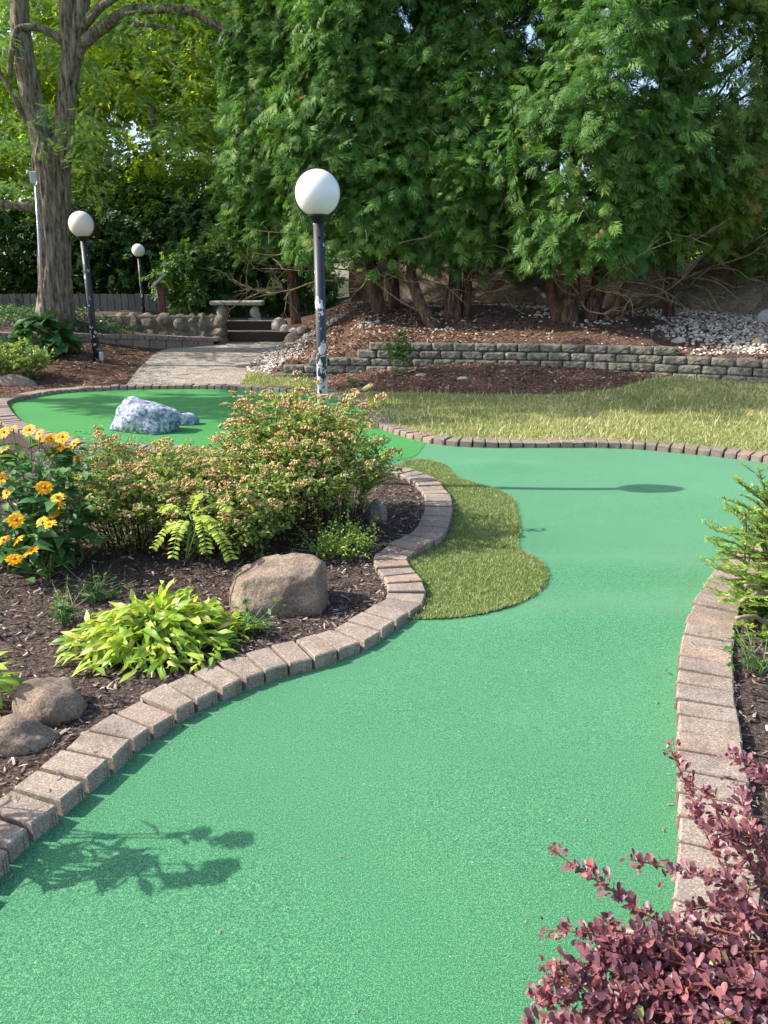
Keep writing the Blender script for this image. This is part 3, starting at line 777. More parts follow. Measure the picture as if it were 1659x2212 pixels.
# lawn grass
n = 125000; pts = scatter(lawn_poly, n)
ins = in_poly(pts[:, 0], pts[:, 1], apr_poly); edge = rng.random(n) < 0.04; pts = pts[~ins | edge]; n = len(pts)
P3 = np.array([(x, y, z_lawn(x, y) - 0.002) for x, y in pts])
A = np.stack([rng.normal(0.1, .55, n), rng.normal(0, .55, n), np.ones(n)], 1); N = unit(n); N[:, 2] = 0.1
pn = np.array([noise.noise(Vector((x * 0.8, y * 0.8, 7))) for x, y in pts])
foliage('grass', M['grass_blade'], [blades(P3, A, N, rng.uniform(.02, .055, n) * (1 + .3 * pn), rng.uniform(.006, .011, n), np.clip(rng.random(n) * 0.95 + 0.02 + 0.3 * pn, 0, 1))], None, 'stuff')

n = 2600; pts = scatter(lawn_poly, n); pts = pts[~in_poly(pts[:, 0], pts[:, 1], apr_poly)]; n = len(pts)
P3 = np.array([(x, y, z_lawn(x, y)) for x, y in pts]); A = np.stack([rng.normal(0.05, .4, n), rng.normal(0, .4, n), np.ones(n)], 1); N = unit(n); N[:, 2] = .1
foliage('grass_stalks', M['grass_blade'], [blades(P3, A, N, rng.uniform(.06, .12, n), rng.uniform(.008, .012, n), rng.uniform(.8, 1, n))], None, 'stuff')
# ------------------------------------------------------------------ mulch chips and pebbles
def chips(name, mat, poly, n, zf, smin, smax, cond=None, tilt=0.35):
    pts = scatter(poly, n)
    if cond is not None: pts = pts[cond(pts)]
    n = len(pts); P3 = np.array([(x, y, zf(x, y) + 0.004 + 0.008 * random.random()) for x, y in pts])
    A = np.stack([rng.normal(size=n), rng.normal(size=n), rng.normal(0, tilt, n)], 1); N = np.stack([rng.normal(0, tilt, n), rng.normal(0, tilt, n), np.ones(n)], 1)
    return foliage(name, M[mat], [place(CHIP, P3, A, N, rng.uniform(smin, smax, n) * rng.uniform(0.6, 1.5, n), rnd=rng.random(n) ** 1.3)], None, 'stuff')
vis_bed = [tuple(p) for p in simplify(i_bed[near_idx(i_bed, G(0, 1850, KT)):], 0.1)] + [(G(560, 972).x, G(560, 972).y - .2), (G(200, 975).x, G(200, 975).y), (-4, 7), (-4, 3.5), (-2.2, 1.8)]
chips('mulch_chips', 'mulch_chip', vis_bed, 26000, z_bed, 0.012, 0.036)
chips('mulch_chips', 'mulch_chip', [tuple(p) for p in simplify(r_bed, 0.1)] + [(1.3, .4), (3.2, .4), (3.5, 4)], 7000, z_bedr, 0.014, 0.04)
chips('mulch_chips', 'red_chip', bl, 9000, z_left, 0.03, 0.07, lambda p: p[:, 0] > -8)
bank_vis = [(p.x, p.y) for p in pathR[2:]] + [(-1.5, 16.5), (6.5, 15), (8, 10)] + [(x, y + 0.12) for x, y in reversed(WL)]
chips('mulch_chips', 'red_chip', bank_vis, 9000, z_bank, 0.03, 0.085)
chips('mulch_chips', 'sunlit_straw_chip', [(p.x, p.y) for p in pathR[2:]] + [(-1.5, 16.3), (0.3, 15.5), (1.6, 13), (1.4, 11.2)] + [(x, w_y(x) + .16) for x in (1.0, 0.2, -.6, -1.3)], 7500, z_bank, 0.025, 0.08)
chips('mulch_chips', 'red_chip', apr_poly, 3500, lambda x, y: z_lawn(x, y) + .012, 0.02, 0.06)
def pebbles(name, pts, zf, smin, smax, flat=0.6):
    n = len(pts); tv, tf = ICO1
    s = rng.uniform(smin, smax, n); P3 = np.array([(x, y, zf(x, y)) for x, y in pts]); P3[:, 2] += s * 0.25
    A = unit(n); A[:, 2] *= 0.3; N = np.stack([rng.normal(0, .2, n), rng.normal(0, .2, n), np.ones(n)], 1)
    Rm = frames(A, N); ax = np.stack([np.ones(n), rng.uniform(.6, .9, n), rng.uniform(.45, .75, n)], 1)
    loc = tv[None] * ax[:, None, :] * s[:, None, None]
    v = np.einsum('nij,nvj->nvi', Rm, loc) + P3[:, None]
    f = tf[None] + (np.arange(n) * len(tv))[:, None, None]
    org = Vector((0, 0, 0))
    me = mesh_np(name, v.reshape(-1, 3), f.reshape(-1, 3), np.repeat(rng.random(n), len(tf)), smooth=True)
    return tag(link(name, me, M['pebble']), kind='stuff')
# right gravel bed above the wall, thinning into the mulch
def gravel_w(p):
    x, y = p
    g = x - (3.95 + 0.12 * (y - 10.5)) + 0.5 * noise.noise(Vector((x * 1.2, y * 1.2, 0)))
    return min(max(g / 0.8, 0.015), 1)
pts = scatter([(0, 10.9), (2.5, 10.8), (4.0, 10.45), (8.0, 9.6), (8, 14), (3, 14.3), (0, 14.5)], 15000)
keep = np.array([random.random() < gravel_w(p) and p[1] > w_y(p[0]) + 0.14 for p in pts]); pebbles('gravel', pts[keep], z_bank, 0.016, 0.036)
# loose white pebbles under the cedars and scattered on the slope
pts = scatter([(-1.0, 12.2), (1.0, 12.0), (4, 12), (4, 14), (-1.5, 14.6)], 1500)
keep = np.array([noise.noise(Vector((p[0] * 1.6, p[1] * 1.6, 11))) > 0.2 for p in pts]); pebbles('gravel', pts[keep], z_bank, 0.022, 0.045)
pts = scatter([(p.x, p.y) for p in pathR[1:]] + [(-1.3, 15.6), (-0.6, 15.0), (-1.25, 13.4), (-1.5, 11.4), (-1.9, 11.25)], 3600)
keep = np.array([random.random() < math.exp(-max(0, p[0] - x_right(p[1])) / 0.55) or (p[1] > 14.2 and random.random() < .5) for p in pts]); pebbles('gravel', pts[keep], z_bank, 0.02, 0.04)

pts = scatter(fair_poly, 420); pts = pts[pts[:, 1] > 1.0]; n = len(pts)
P3 = np.array([(x, y, z_turf(x, y) + .004) for x, y in pts]); A = unit(n); A[:, 2] = 0
foliage('turf_litter', M['mulch_chip'], [place(CHIP, P3, A, np.tile([[0., 0., 1.]], (n, 1)), rng.uniform(.004, .013, n), rnd=rng.uniform(.5, 1, n))], None, 'stuff')
# ------------------------------------------------------------------ retaining wall of split-face blocks
def block_mesh(seed, L=0.295, Hh=0.105, Dp=0.2):
    nx, nz = 10, 5; V = []; F = []; off = seed * 7.3
    for j in range(nz + 1):
        for i in range(nx + 1):
            u, v = i / nx, j / nz; ex = min(u, 1 - u); ez = min(v, 1 - v)
            rnd_ = 0.028 * (max(0, 0.14 - ex) / 0.14) ** 1.5 + 0.016 * (max(0, 0.2 - ez) / 0.2) ** 1.5
            y = rnd_ - 0.007 * noise.noise(Vector((u * 4 + off, v * 2.0, off))) - 0.008 * noise.noise(Vector((u * 17.3 + off, v * 9.1, off)))
            V.append(((u - .5) * L, y, v * Hh))
    for j in range(nz):
        for i in range(nx):
            a = j * (nx + 1) + i; F.append((a, a + 1, a + nx + 2, a + nx + 1))
    b = len(V)
    for i in (0, nx):
        for z in (0, Hh): V.append(((i / nx - .5) * L, Dp, z))
    # back corners: b (x0,z0) b+1 (x0,z1) b+2 (x1,z0) b+3 (x1,z1)
    F.append(tuple([nz * (nx + 1) + i for i in range(nx + 1)]) + (b + 3, b + 1))
    F.append(tuple([i for i in range(nx, -1, -1)]) + (b, b + 2))
    F.append(tuple([j * (nx + 1) for j in range(nz, -1, -1)][::-1][::-1]) + (b, b + 1))
    F.append(tuple([j * (nx + 1) + nx for j in range(nz + 1)]) + (b + 3, b + 2))
    F.append((b, b + 1, b + 3, b + 2))
    me = mesh_py('stone_block', V, F)
    bm = bmesh.new(); bm.from_mesh(me); bmesh.ops.recalc_face_normals(bm, faces=bm.faces); bm.to_mesh(me); bm.free()
    me.materials.append(M['retaining_block']); return me
BLK = [block_mesh(i) for i in range(8)]
rw = empty('retaining_wall', (WL[2][0], WL[2][1], 0), 'low curved retaining wall of mossy grey split-face blocks behind the lawn', 'wall')
starts = {0: -1.62, 1: -1.62, 2: -1.10, 3: -0.40, 4: -0.22}
ends = {0: 3.0, 1: 6.4, 2: 6.4, 3: 6.4, 4: 3.86}
rr = random.Random(3)
for c in range(5):
    x = starts[c] + (0.15 if c % 2 and c < 2 else 0)
    q = float(np.interp(x, Pw[:, 0], sw))
    while at_s(Pw, sw, q)[0] < ends[c] - 0.1 and q < sw[-1] - .3:
        a = at_s(Pw, sw, q); b = at_s(Pw, sw, q + 0.3); mid = (a + b) / 2
        zb = 0.055 + c * 0.11
        if zb + 0.11 > z_foot(mid[0]) - 0.02 or c > 2:
            o = link('stone_block', BLK[rr.randrange(8)], None, rw, (mid[0] + 0.0, mid[1] + c * 0.018 + rr.uniform(-.012, .012), zb + rr.uniform(-.002, .002)))
            o.rotation_euler.z = math.atan2(b[1] - a[1], b[0] - a[0]) + rr.uniform(-.03, .03)
            k = 1 + rr.uniform(-.02, .01); o.scale = (k, 1, 1)
        q += 0.302

# ------------------------------------------------------------------ steps, landing, stone wall, brick edging
def beam(name, x0, x1, y, z0, z1, dp, mat, parent, bev=0.012):
    mb = MB(); mb.box(((x0 + x1) / 2, y + dp / 2, (z0 + z1) / 2), (x1 - x0, dp, z1 - z0), bev=bev)
    return mb.obj(name, M[mat], parent)
s1L, s1R = D(479, 730, 15.5).x, D(625, 730, 15.5).x
s2L, s2R = D(479, 706, 16.1).x, D(601, 706, 16.1).x
st = empty('garden_steps', (s1L, 15.5, 0.28), 'two low steps with dark timber risers leading up to the stone bench', 'steps')
beam('riser', s1L, s1R, 15.5, 0.2, 0.47, 0.14, 'timber', st)
beam('riser', s2L, s2R + .05, 16.1, 0.45, 0.645, 0.14, 'timber', st)
beam('tread', s1L + .01, s1R + .15, 15.645, 0.1, 0.463, 0.45, 'exposed_aggregate', st, 0.004)
beam('landing', s2L - 0.4, s2R + .1, 16.245, 0.2, 0.64, 3.2, 'exposed_aggregate', st, 0.004)

sw0, sw1 = D(212, 700, 15.6), D(470, 700, 15.3)
wz0, wz1 = 0.3, 0.80
wall = empty('stone_wall', (sw1.x, sw1.y, wz0), 'low wall of bulging brown fieldstones beside the garden steps', 'wall')
mb = MB(); L = (sw1 - sw0).length; ang = math.atan2(sw1.y - sw0.y, sw1.x - sw0.x); Rz = Matrix.Rotation(ang, 3, 'Z'); cen = (sw0 + sw1) / 2
mb.box((cen.x, cen.y + 0.2, (wz0 - .15 + wz1 - 0.02) / 2), (L, 0.34, wz1 - wz0 + .13), Rz, bev=0.02); mb.obj('mortar_core', M['mortar'], wall)
rr = random.Random(5); row = 0; q = 0.02
cols = []
q = 0
while q < L - 0.06:
    wd = rr.uniform(0.17, 0.34); wd = min(wd, L - q); cols.append((q, wd)); q += wd
for q, wd in cols:
    split = rr.choice([None, 0.42, 0.55, 0.5])
    spans = [(0, 1)] if split is None else [(0, split), (split, 1)]
    for a, b in spans:
        hh = (wz1 - wz0) * (b - a)
        me = rock_mesh('stone', (wd * 1.25, 0.24, hh * 1.2), rr.randrange(1000), sub=3, amp=0.14, cuts=14, sharp=0.95, flat=0.85)
        t = (q + wd / 2) / L; p = sw0.lerp(sw1, t)
        link('stone', me, M['wall_stone'], wall, (p.x, p.y + 0.10, wz0 + (wz1 - wz0) * a - 0.01)).rotation_euler.y = rr.uniform(-.06, .06)
for zz, sc_ in ((0.2, 1.0), (0.38, .94), (0.55, 0.86)):       # rounded end pier
    me = rock_mesh('stone', (0.36 * sc_, 0.42, 0.26), int(zz * 100), sub=3, amp=0.08, cuts=7, sharp=.7, flat=0.85)
    link('stone', me, M['wall_stone'], wall, (sw1.x + 0.03, sw1.y + 0.1, zz))

# brick edging of the ivy bed
ed = empty('brick_edging', (edge_pts[2][0], edge_pts[2][1], 0.4), 'low brown brick edging in front of the ivy bed', 'edging')
ec = smooth_curve([Vector((x, y, 0)) for x, y in edge_pts], 10); Pe, se = arclen(ec)
def z_edge(x): return float(np.interp(x, [edge_pts[0][0], edge_pts[1][0], edge_pts[2][0], edge_pts[4][0]], [0.60, 0.585, 0.555, 0.385]))
mb = MB()
def soldier(w_, d_, h_):
    b = MB(); b.box((0, 0, h_ / 2), (w_, d_, h_), bev=0.006); me = mesh_py('brick', b.v, b.f); me.materials.append(M['paver_far']); return me
SOL = [soldier(0.096, 0.2, 0.07) for _ in range(2)]; BASE = [soldier(0.29, 0.16, 0.32) for _ in range(2)]
q = float(np.interp(D(-60, 712, 13.7).x, Pe[:, 0], se))
rr = random.Random(9); qs = q
while q < se[-1] - 0.05:
    a = at_s(Pe, se, q); b = at_s(Pe, se, q + .1); m_ = (a + b) / 2
    o = link('brick', SOL[rr.randrange(2)], None, ed, (m_[0], m_[1] + rr.uniform(-.006, .006), z_edge(m_[0]) - 0.07 + rr.uniform(-.003, .003))); o.rotation_euler.z = math.atan2(b[1] - a[1], b[0] - a[0]) + rr.uniform(-.03, .03)
    q += 0.105
q = qs
while q < se[-1] - 0.2:
    a = at_s(Pe, se, q); b = at_s(Pe, se, q + .3); m_ = (a + b) / 2
    o = link('brick', BASE[0], None, ed, (m_[0], m_[1] + 0.01, z_edge(m_[0]) - 0.39)); o.rotation_euler.z = math.atan2(b[1] - a[1], b[0] - a[0])
    o.rotation_euler.y = -math.atan2(z_edge(b[0]) - z_edge(a[0]), 0.3)
    q += 0.3
# soil behind the edging
def z_ivy(x, y):
    ye = float(np.interp(x, [p[0] for p in edge_pts], [p[1] for p in edge_pts])); return min(z_edge(x) - 0.05 + float(np.interp(x, [-5.9, -5.0], [.28, 0.0])) * max(0, y - ye), 0.76) + 0.02 * noise.noise(Vector((x, y, 0)))
ivy_poly = edge_pts + [(s2L - .05, 15.6), (s2L - .1, 19), (-13, 19)]
sheet('ivy_bed_soil', ivy_poly, z_ivy, M['mulch_soil'], 0.3)

# ------------------------------------------------------------------ bench, lamps, sign, fence, poles
b0 = D(515, 692, 16.7); bz = 0.64
bn = empty('stone_bench', (b0.x, 16.7, bz), 'pale weathered stone garden bench standing above the steps', 'bench')
mb = MB(); mb.box((b0.x, 16.7, bz + 0.345), (1.1, 0.4, 0.09), bev=0.03)
me_o = mb.obj('seat', M['bench_stone'], bn)
for sx in (-0.34, 0.37):
    me = rock_mesh('leg', (0.24, 0.3, 0.31), 3 + int(sx * 10), sub=3, amp=0.05, cuts=10, sharp=.85, flat=0.9, fine=.06)
    link('leg', me, M['bench_stone'], bn, (b0.x + sx, 16.7, bz - 0.005))
    mb = MB(); mb.box((b0.x + sx, 16.7, bz + 0.02), (0.27, 0.32, 0.04), bev=.008); mb.obj('leg_base', M['bench_stone'], bn)

def lamp(px, py_base, d, zb, gz, gr, pr, mat, label, shield=True, lean=0.0):
    x = D(px, py_base, d).x
    t = empty('lamp_post', (x, d, zb), label, 'lamp post', 'black globe lamp posts')
    H = gz - gr - zb
    mb = MB(); mb.lathe([(pr, 0), (pr, H - 0.02 * gr / .15)], (x, d, zb), 24); mb.obj('pole', M[mat], t, smooth=True)
    p = mb
    mb = MB(); k = gr / 0.156
    mb.lathe([(pr * 1.02, H - 0.035 * k), (pr * 1.3, H - 0.022 * k), (0.066 * k, H + 0.0 * k), (0.080 * k, H + 0.016 * k), (0.07 * k, H + 0.024 * k)], (x, d, zb), 28); mb.obj('collar', M['black_metal'], t, smooth=True)
    v, f = ico(4)
    me = mesh_np('globe', v * gr, f, smooth=True); link('globe', me, M['globe_acrylic'], t, (x, d, gz))
    if shield:
        v2 = []; f2 = []; n = 40; mm = 10
        rs = gr * 1.05
        for j in range(mm + 1):
            th = R(1 + 97 * j / mm)
            for i in range(n):
                a = 2 * math.pi * i / n; v2.append((rs * math.sin(th) * math.cos(a), rs * math.cos(th), rs * math.sin(th) * math.sin(a)))
        for j in range(mm):
            for i in range(n): f2.append((j * n + i, j * n + (i + 1) % n, (j + 1) * n + (i + 1) % n, (j + 1) * n + i))
        me = mesh_py('back_shield', v2, f2, True); ob = link('back_shield', me, M['black_metal'], t, (x, d, gz))
        sm = ob.modifiers.new('s', 'SOLIDIFY'); sm.thickness = 0.003
    return t, x
GZ = D(689, 418, 5.58).z
l1, lx = lamp(700, 1000, 5.58, 0.0, GZ, 0.153, 0.037, 'chipped_black_paint', 'tall black lamp post with peeling paint and white globe rising behind the flowering shrub')
mb = MB(); mb.tube([(lx + 0.006, 5.58 - 0.039, GZ - 0.153 - 0.13), (lx + 0.006, 5.58 - 0.03, GZ - 0.153 - 0.13)], 0.008, 12); mb.obj('bolt_hole', M['dark_hole'], l1)
z2 = z_left(D(205, 762, 12.85).x, 12.85)
l2, x2 = lamp(200, 700, 12.85, z2 - .02, D(175, 485, 12.85).z, 0.2, 0.052, 'black_paint', 'black lamp post with cream globe in the mulch near the big tree')
mb = MB(); mb.box((x2 + 0.11, 12.8, z2 + .08), (0.06, 0.06, 0.14), bev=.01); mb.tube([(x2 + .11, 12.8, z2 - .05), (x2 + .11, 12.8, z2 + .03)], .012, 8)
tag(mb.obj('outlet_box', M['grey_box'], origin=(x2 + .11, 12.8, z2)), 'small grey outlet box at the foot of the lamp post in the mulch', 'outlet box')
lamp(304, 600, 17.3, 0.7, D(303, 541, 17.3).z, 0.135, 0.036, 'black_paint', 'distant lamp post half hidden by dark leaves behind the stone wall', False)
lamp(764, 600, 19.0, 0.9, D(764, 576, 19).z, 0.14, 0.04, 'black_paint', 'far lamp globe glimpsed through twigs under the cedars', False)

sp_ = D(352, 680, 16.4)
sg = empty('lectern_sign', (sp_.x, 16.4, 0.70), 'small slanted notice panel on a reddish wooden post behind the stone wall', 'sign')
ptop = D(352, 612, 16.4).z
mb = MB(); mb.box((sp_.x, 16.4, (0.70 + ptop) / 2), (0.13, 0.09, ptop - 0.70), bev=.006); mb.obj('post', M['rust_red_wood'], sg)
Rt = Matrix.Rotation(R(-18), 3, 'Z') @ Matrix.Rotation(R(-38), 3, 'Y') @ Matrix.Rotation(R(20), 3, 'X')
mb = MB(); mb.box((sp_.x - 0.02, 16.36, ptop + 0.05), (0.34, 0.30, 0.035), Rt, bev=.004); mb.obj('panel', M['grey_box'], sg)
mb = MB(); mb.box(Vector((sp_.x - 0.02, 16.36, ptop + 0.05)) + Rt @ Vector((0, 0, 0.02)), (0.29, 0.25, 0.006), Rt); mb.obj('panel_face', M['sign_face'], sg)

pt, pb = D(77, 392, 13.9), D(93, 690, 13.9)
pp_ = empty('metal_pole', (pb.x, 13.9, pb.z - .1), 'thin galvanised pole with a grey box on top beside the big tree trunk', 'pole')
mb = MB(); mb.tube([(pb.x, 13.9, pb.z - .1), pt], 0.022, 12); mb.obj('pole', M['galvanised'], pp_, smooth=True)
mb = MB(); c_ = D(74, 384, 13.9); mb.box(c_, (0.12, 0.09, 0.19), bev=.012); mb.obj('junction_box', M['grey_box'], pp_)
mb = MB(); mb.tube([D(79, 400, 13.85), D(82, 392, 13.85)], 0.02, 8); mb.obj('conduit_clamp', M['galvanised'], pp_)

fz = 0.45
fx0, fx1 = D(-60, 660, 18.5).x, D(640, 660, 18.5).x
fe = empty('wooden_fence', (fx0, 18.5, fz), 'weathered grey vertical board fence in the shade behind the big tree', 'fence')
x = fx0; rr = random.Random(2); bme = []
for k in range(3):
    b = MB(); b.box((0, 0, 0), (0.15, 0.022, 1.0), bev=.004); me = mesh_py('board', b.v, b.f); me.materials.append(M['fence_wood']); bme.append(me)
while x < fx1:
    link('board', bme[rr.randrange(3)], None, fe, (x, 18.5 + rr.uniform(-.005, .005), 0.62 + rr.uniform(-.015, .015))); x += 0.162
for z in (0.3, 0.95):
    mb = MB(); mb.box(((fx0 + fx1) / 2, 18.55, z), (fx1 - fx0, 0.05, 0.09)); mb.obj('rail', M['fence_wood'], fe)

cream = M['globe_acrylic'].copy(); cream.name = 'cream_acrylic'
for nd in cream.node_tree.nodes:
    if nd.type == 'VALTORGB': nd.color_ramp.elements[1].color = (0.74, 0.67, 0.55, 1)
for ch in l2.children:
    if ch.name.startswith('globe'): ch.data.materials[0] = cream
# golf cup
cp = G(518, 857.5, 0.03); cup = empty('golf_cup', (cp.x, cp.y, z_green(cp.x, cp.y)), 'white rimmed golf cup at the back of the putting green', 'cup')
mb = MB(); zc = z_green(cp.x, cp.y); mb.lathe([(0.054, 0.001), (0.060, 0.004), (0.054, 0.006)], (cp.x, cp.y, zc), 24); o = mb.obj('rim', M['white_plastic'], cup)
mb = MB(); mb.lathe([(0.001, 0.0025), (0.052, 0.0025)], (cp.x, cp.y, zc), 24); mb.obj('hole', M['dark_hole'], cup)

# ------------------------------------------------------------------ rocks
p = G(596, 1352, 0.03); rock('boulder', (-0.49, 3.35, 0.005), (0.51, 0.44, 0.295), 21, 'brown_stone', 'large rounded grey-brown boulder between the lime hosta and the brick kerb', 'boulder', sub=5, amp=0.10, cuts=7, sharp=.8, flat=.45, fine=.022, extra=[((0, -.1, 1), .62), ((.1, -1, .05), .72), ((1, -.1, .1), .8), ((-1, -.3, .2), .8)])
p = G(327, 935, 0); rock('boulder', (p.x - .06, p.y + 0.12, 0.0), (0.78, 0.5, 0.37), 8, 'blue_granite', 'jagged blue-grey granite rock sitting on the back putting green', 'rock', sub=4, amp=0.12, cuts=13, sharp=.9, flat=.3, fine=.05, freq=2.0)
p = G(403, 925, 0); rock('boulder', (p.x - .04, p.y + 0.22, 0.0), (0.24, 0.22, 0.13), 18, 'blue_granite', 'small dark stone tucked behind the blue-grey granite rock', 'rock', sub=3, cuts=6)
p = G(125, 1590, 0.03); rock('boulder', (-1.185, 2.40, 0.0), (0.25, 0.26, 0.165), 31, 'brown_stone', 'smooth tan stone behind, of two stones at the bed edge', 'rock', sub=4, amp=.12, cuts=7, sharp=.75, flat=.3, fine=.02)
rock('boulder', (-1.195, 2.21, 0.0), (0.29, 0.2, 0.125), 35, 'brown_stone', 'darker mottled stone in front, of two stones at the bed edge', 'rock', sub=4, amp=.13, cuts=9, sharp=.8, flat=.3, fine=.03)
p = G(815, 1130, 0.03); rock('boulder', (p.x, p.y + .1, 0.0), (0.14, 0.16, 0.16), 44, 'boulder_stone', 'small upright grey stone under the right side of the flowering shrub', 'rock', sub=3)
for i, (px, py, d, w_, h_, mt, lb) in enumerate([
    (603, 699, 16.0, .33, .24, 'light_rock', 'pale rounded pinkish rock topmost at the right of the steps'),
    (616, 712, 15.75, .26, .2, 'light_rock', 'knobbly pale rock below the round one at the steps'),
    (634, 712, 15.7, .3, .19, 'light_rock', 'middle pale rock of the row right of the steps'),
    (655, 710, 15.75, .36, .18, 'boulder_stone', 'long grey rock ending the row right of the steps'),
    (634, 733, 15.2, .36, .22, 'brown_stone', 'brown rock half sunk in mulch below the lower step')]):
    q = D(px, py, d); rock('rock', (q.x, d, z_bank(q.x, d) - 0.04 if px > 620 else q.z - h_ / 2), (w_, w_ * .8, h_), 60 + i, mt, lb, sub=3, amp=.08, cuts=5, group='rocks beside the steps')
q = D(1468, 738, 11.3); rock('rock', (q.x, 11.3, z_bank(q.x, 11.3) - .02), (0.24, 0.16, 0.10), 71, 'light_rock', 'flat cream slab stone at the edge of the gravel above the wall', 'rock', sub=3, cuts=8, sharp=.8)
q = D(1640, 752, 10.9); rock('rock', (q.x, 10.9, z_bank(q.x, 10.9) - .02), (0.22, 0.16, 0.11), 72, 'boulder_stone', 'grey rounded stone lying in the white gravel', 'rock', sub=3)
q = D(1655, 700, 12.3); rock('rock', (q.x + .12, 12.5, z_bank(q.x, 12.3) - .02), (0.42, 0.3, 0.25), 73, 'light_rock', 'pale tan rock at the foot of the rock wall', 'rock', sub=3)
for i, (px, py) in enumerate([(1545, 812), (910, 815), (1000, 822)][1:]):
    q = G(px, py, .2); rock('rock', (q.x, q.y, z_lawn(q.x, q.y) + .01), (0.16, 0.1, 0.04), 80 + i, 'light_rock', ['thin pale stone lying on the mulch before the wall', 'small pale stone on bare mulch in front of the middle of the wall'][i], sub=3)
q = D(30, 828, 10.9); rock('rock', (q.x, 10.95, 0.03), (0.7, 0.3, 0.16), 85, 'boulder_stone', 'low dark flat stone behind the kerb at the left', 'rock', sub=3, cuts=9, sharp=.8)

# artificial rock wall behind the cedars
wp = [D(760, 640, 16.5), D(960, 640, 15.8), D(1100, 640, 15.2), D(1300, 640, 14.6), D(1450, 640, 13.9), D(1580, 640, 13.3), D(1660, 640, 13.1), D(1760, 640, 13.3), D(1900, 640, 14)]
wc = smooth_curve([Vector((p.x, p.y, 0)) for p in wp], 14); V = []; F = []; nh = 18
P_, s_ = arclen(wc); nn = 110
front = []
for i in range(nn):
    q = s_[-1] * i / (nn - 1); a = at_s(P_, s_, q); b = at_s(P_, s_, min(q + .05, s_[-1])); a0 = at_s(P_, s_, max(q - .05, 0)); t = b - a0; t /= np.linalg.norm(t); nrm = np.array([t[1], -t[0]])
    u = i / (nn - 1); top = 1.95 + 0.25 * noise.noise(Vector((q * .7, 0, 0))) - (0.25 if q > s_[-1] * .8 else 0) + 0.25 * noise.noise(Vector((q * 2.3, 5, 0)))
    z0 = 0.5
    for j in range(nh + 1):
        v = j / nh; z = z0 + (top - z0) * v
        e = 0.16 * (1 - v) + 0.28 * noise.fractal(Vector((q * .8, z * .9, 2)), 1, 2, 5) + 0.06 * abs(noise.noise(Vector((q * 3, z * 3, 8)))) - 0.35 * max(0, v - .82) / .18
        c = a + nrm * e; V.append((c[0], c[1], z))
    c = a - nrm * 0.9; V.append((c[0], c[1], top - .1)); V.append((c[0], c[1], z0))
m_ = nh + 3
for i in range(nn - 1):
    for j in range(m_ - 1): F.append((i * m_ + j, (i + 1) * m_ + j, (i + 1) * m_ + j + 1, i * m_ + j + 1))
tag(link('rock_wall', mesh_py('rock_wall', V, F, True), M['faux_rock']), 'long rough brown artificial rock wall in the shade behind the cedars', 'rock wall')

# ------------------------------------------------------------------ trees
def limb(mb, pts, r0, r1, n=10, sub=6):
    c = smooth_curve(pts, sub); k = len(c)
    mb.tube(c, [r0 + (r1 - r0) * i / (k - 1) for i in range(k)], n)
def bark_trunk(name, pts, rads, mat, parent, n=28, sub=10, amp=0.12, flare=None):
    c = smooth_curve(pts, sub); rr_ = np.interp(np.linspace(0, len(pts) - 1, len(c)), range(len(pts)), rads)
    V = []; F = []; t0 = (c[1] - c[0]).normalized(); u = Vector((1, 0, 0))
    for i, p in enumerate(c):
        t = (c[min(i + 1, len(c) - 1)] - c[max(i - 1, 0)]).normalized(); u = (u - t * u.dot(t)).normalized(); v = t.cross(u)
        for k in range(n):
            a = 2 * math.pi * k / n; d = u * math.cos(a) + v * math.sin(a)
            q = Vector((math.cos(a) * 2.6, math.sin(a) * 2.6, p.z * 0.8))
            rad = rr_[i] * (1 + amp * noise.noise(q * 1.6) + amp * 0.8 * (abs(noise.noise(Vector((q.x * 3.2, q.y * 3.2, p.z * 1.1)))) - .25))
            V.append(p + d * rad)
    for i in range(len(c) - 1):
        for k in range(n): F.append((i * n + k, i * n + (k + 1) % n, (i + 1) * n + (k + 1) % n, (i + 1) * n + k))
    mb = MB(); mb.v = V; mb.f = F; return mb.obj(name, mat, parent, smooth=True)

# --- honey locust
DL = 14.6
def L_(px, py, dd=0): return D(px, py, DL + dd)
lb = L_(120, 694)
loc = empty('locust_tree', (lb.x, DL, lb.z), 'tall forked tree with rough grey bark and feathery leaves left of the cream lamp', 'tree')
px2m = DL / 1659
bark_trunk('trunk', [L_(121, 712), L_(120, 680), L_(119, 600), L_(117, 500), L_(114, 410), L_(112, 355), L_(114, 315)], [0.40, 0.335, 0.275, 0.265, 0.29, 0.31, 0.30], M['locust_bark'], loc, 90, 22, .17)
bark_trunk('limb', [L_(106, 350), L_(92, 300), L_(75, 235), L_(59, 165), L_(45, 66), L_(44, 0), L_(40, -90), L_(20, -220)], [0.24, 0.2, 0.185, 0.165, 0.155, 0.14, .12, .08], M['locust_bark'], loc, 24, 8)
bark_trunk('limb', [L_(124, 350), L_(135, 300), L_(147, 200), L_(154, 132), L_(158, 108)], [0.22, 0.17, 0.155, 0.16, 0.155], M['locust_bark'], loc, 24, 8)
bark_trunk('limb', [L_(152, 125), L_(146, 60), L_(146, 0), L_(150, -120), L_(130, -240)], [0.14, 0.13, 0.125, .1, .07], M['locust_bark'], loc, 20, 8)
bark_trunk('limb', [L_(162, 125), L_(172, 50), L_(179, 0), L_(200, -120), L_(240, -240)], [0.13, 0.13, 0.12, .1, .07], M['locust_bark'], loc, 20, 8)
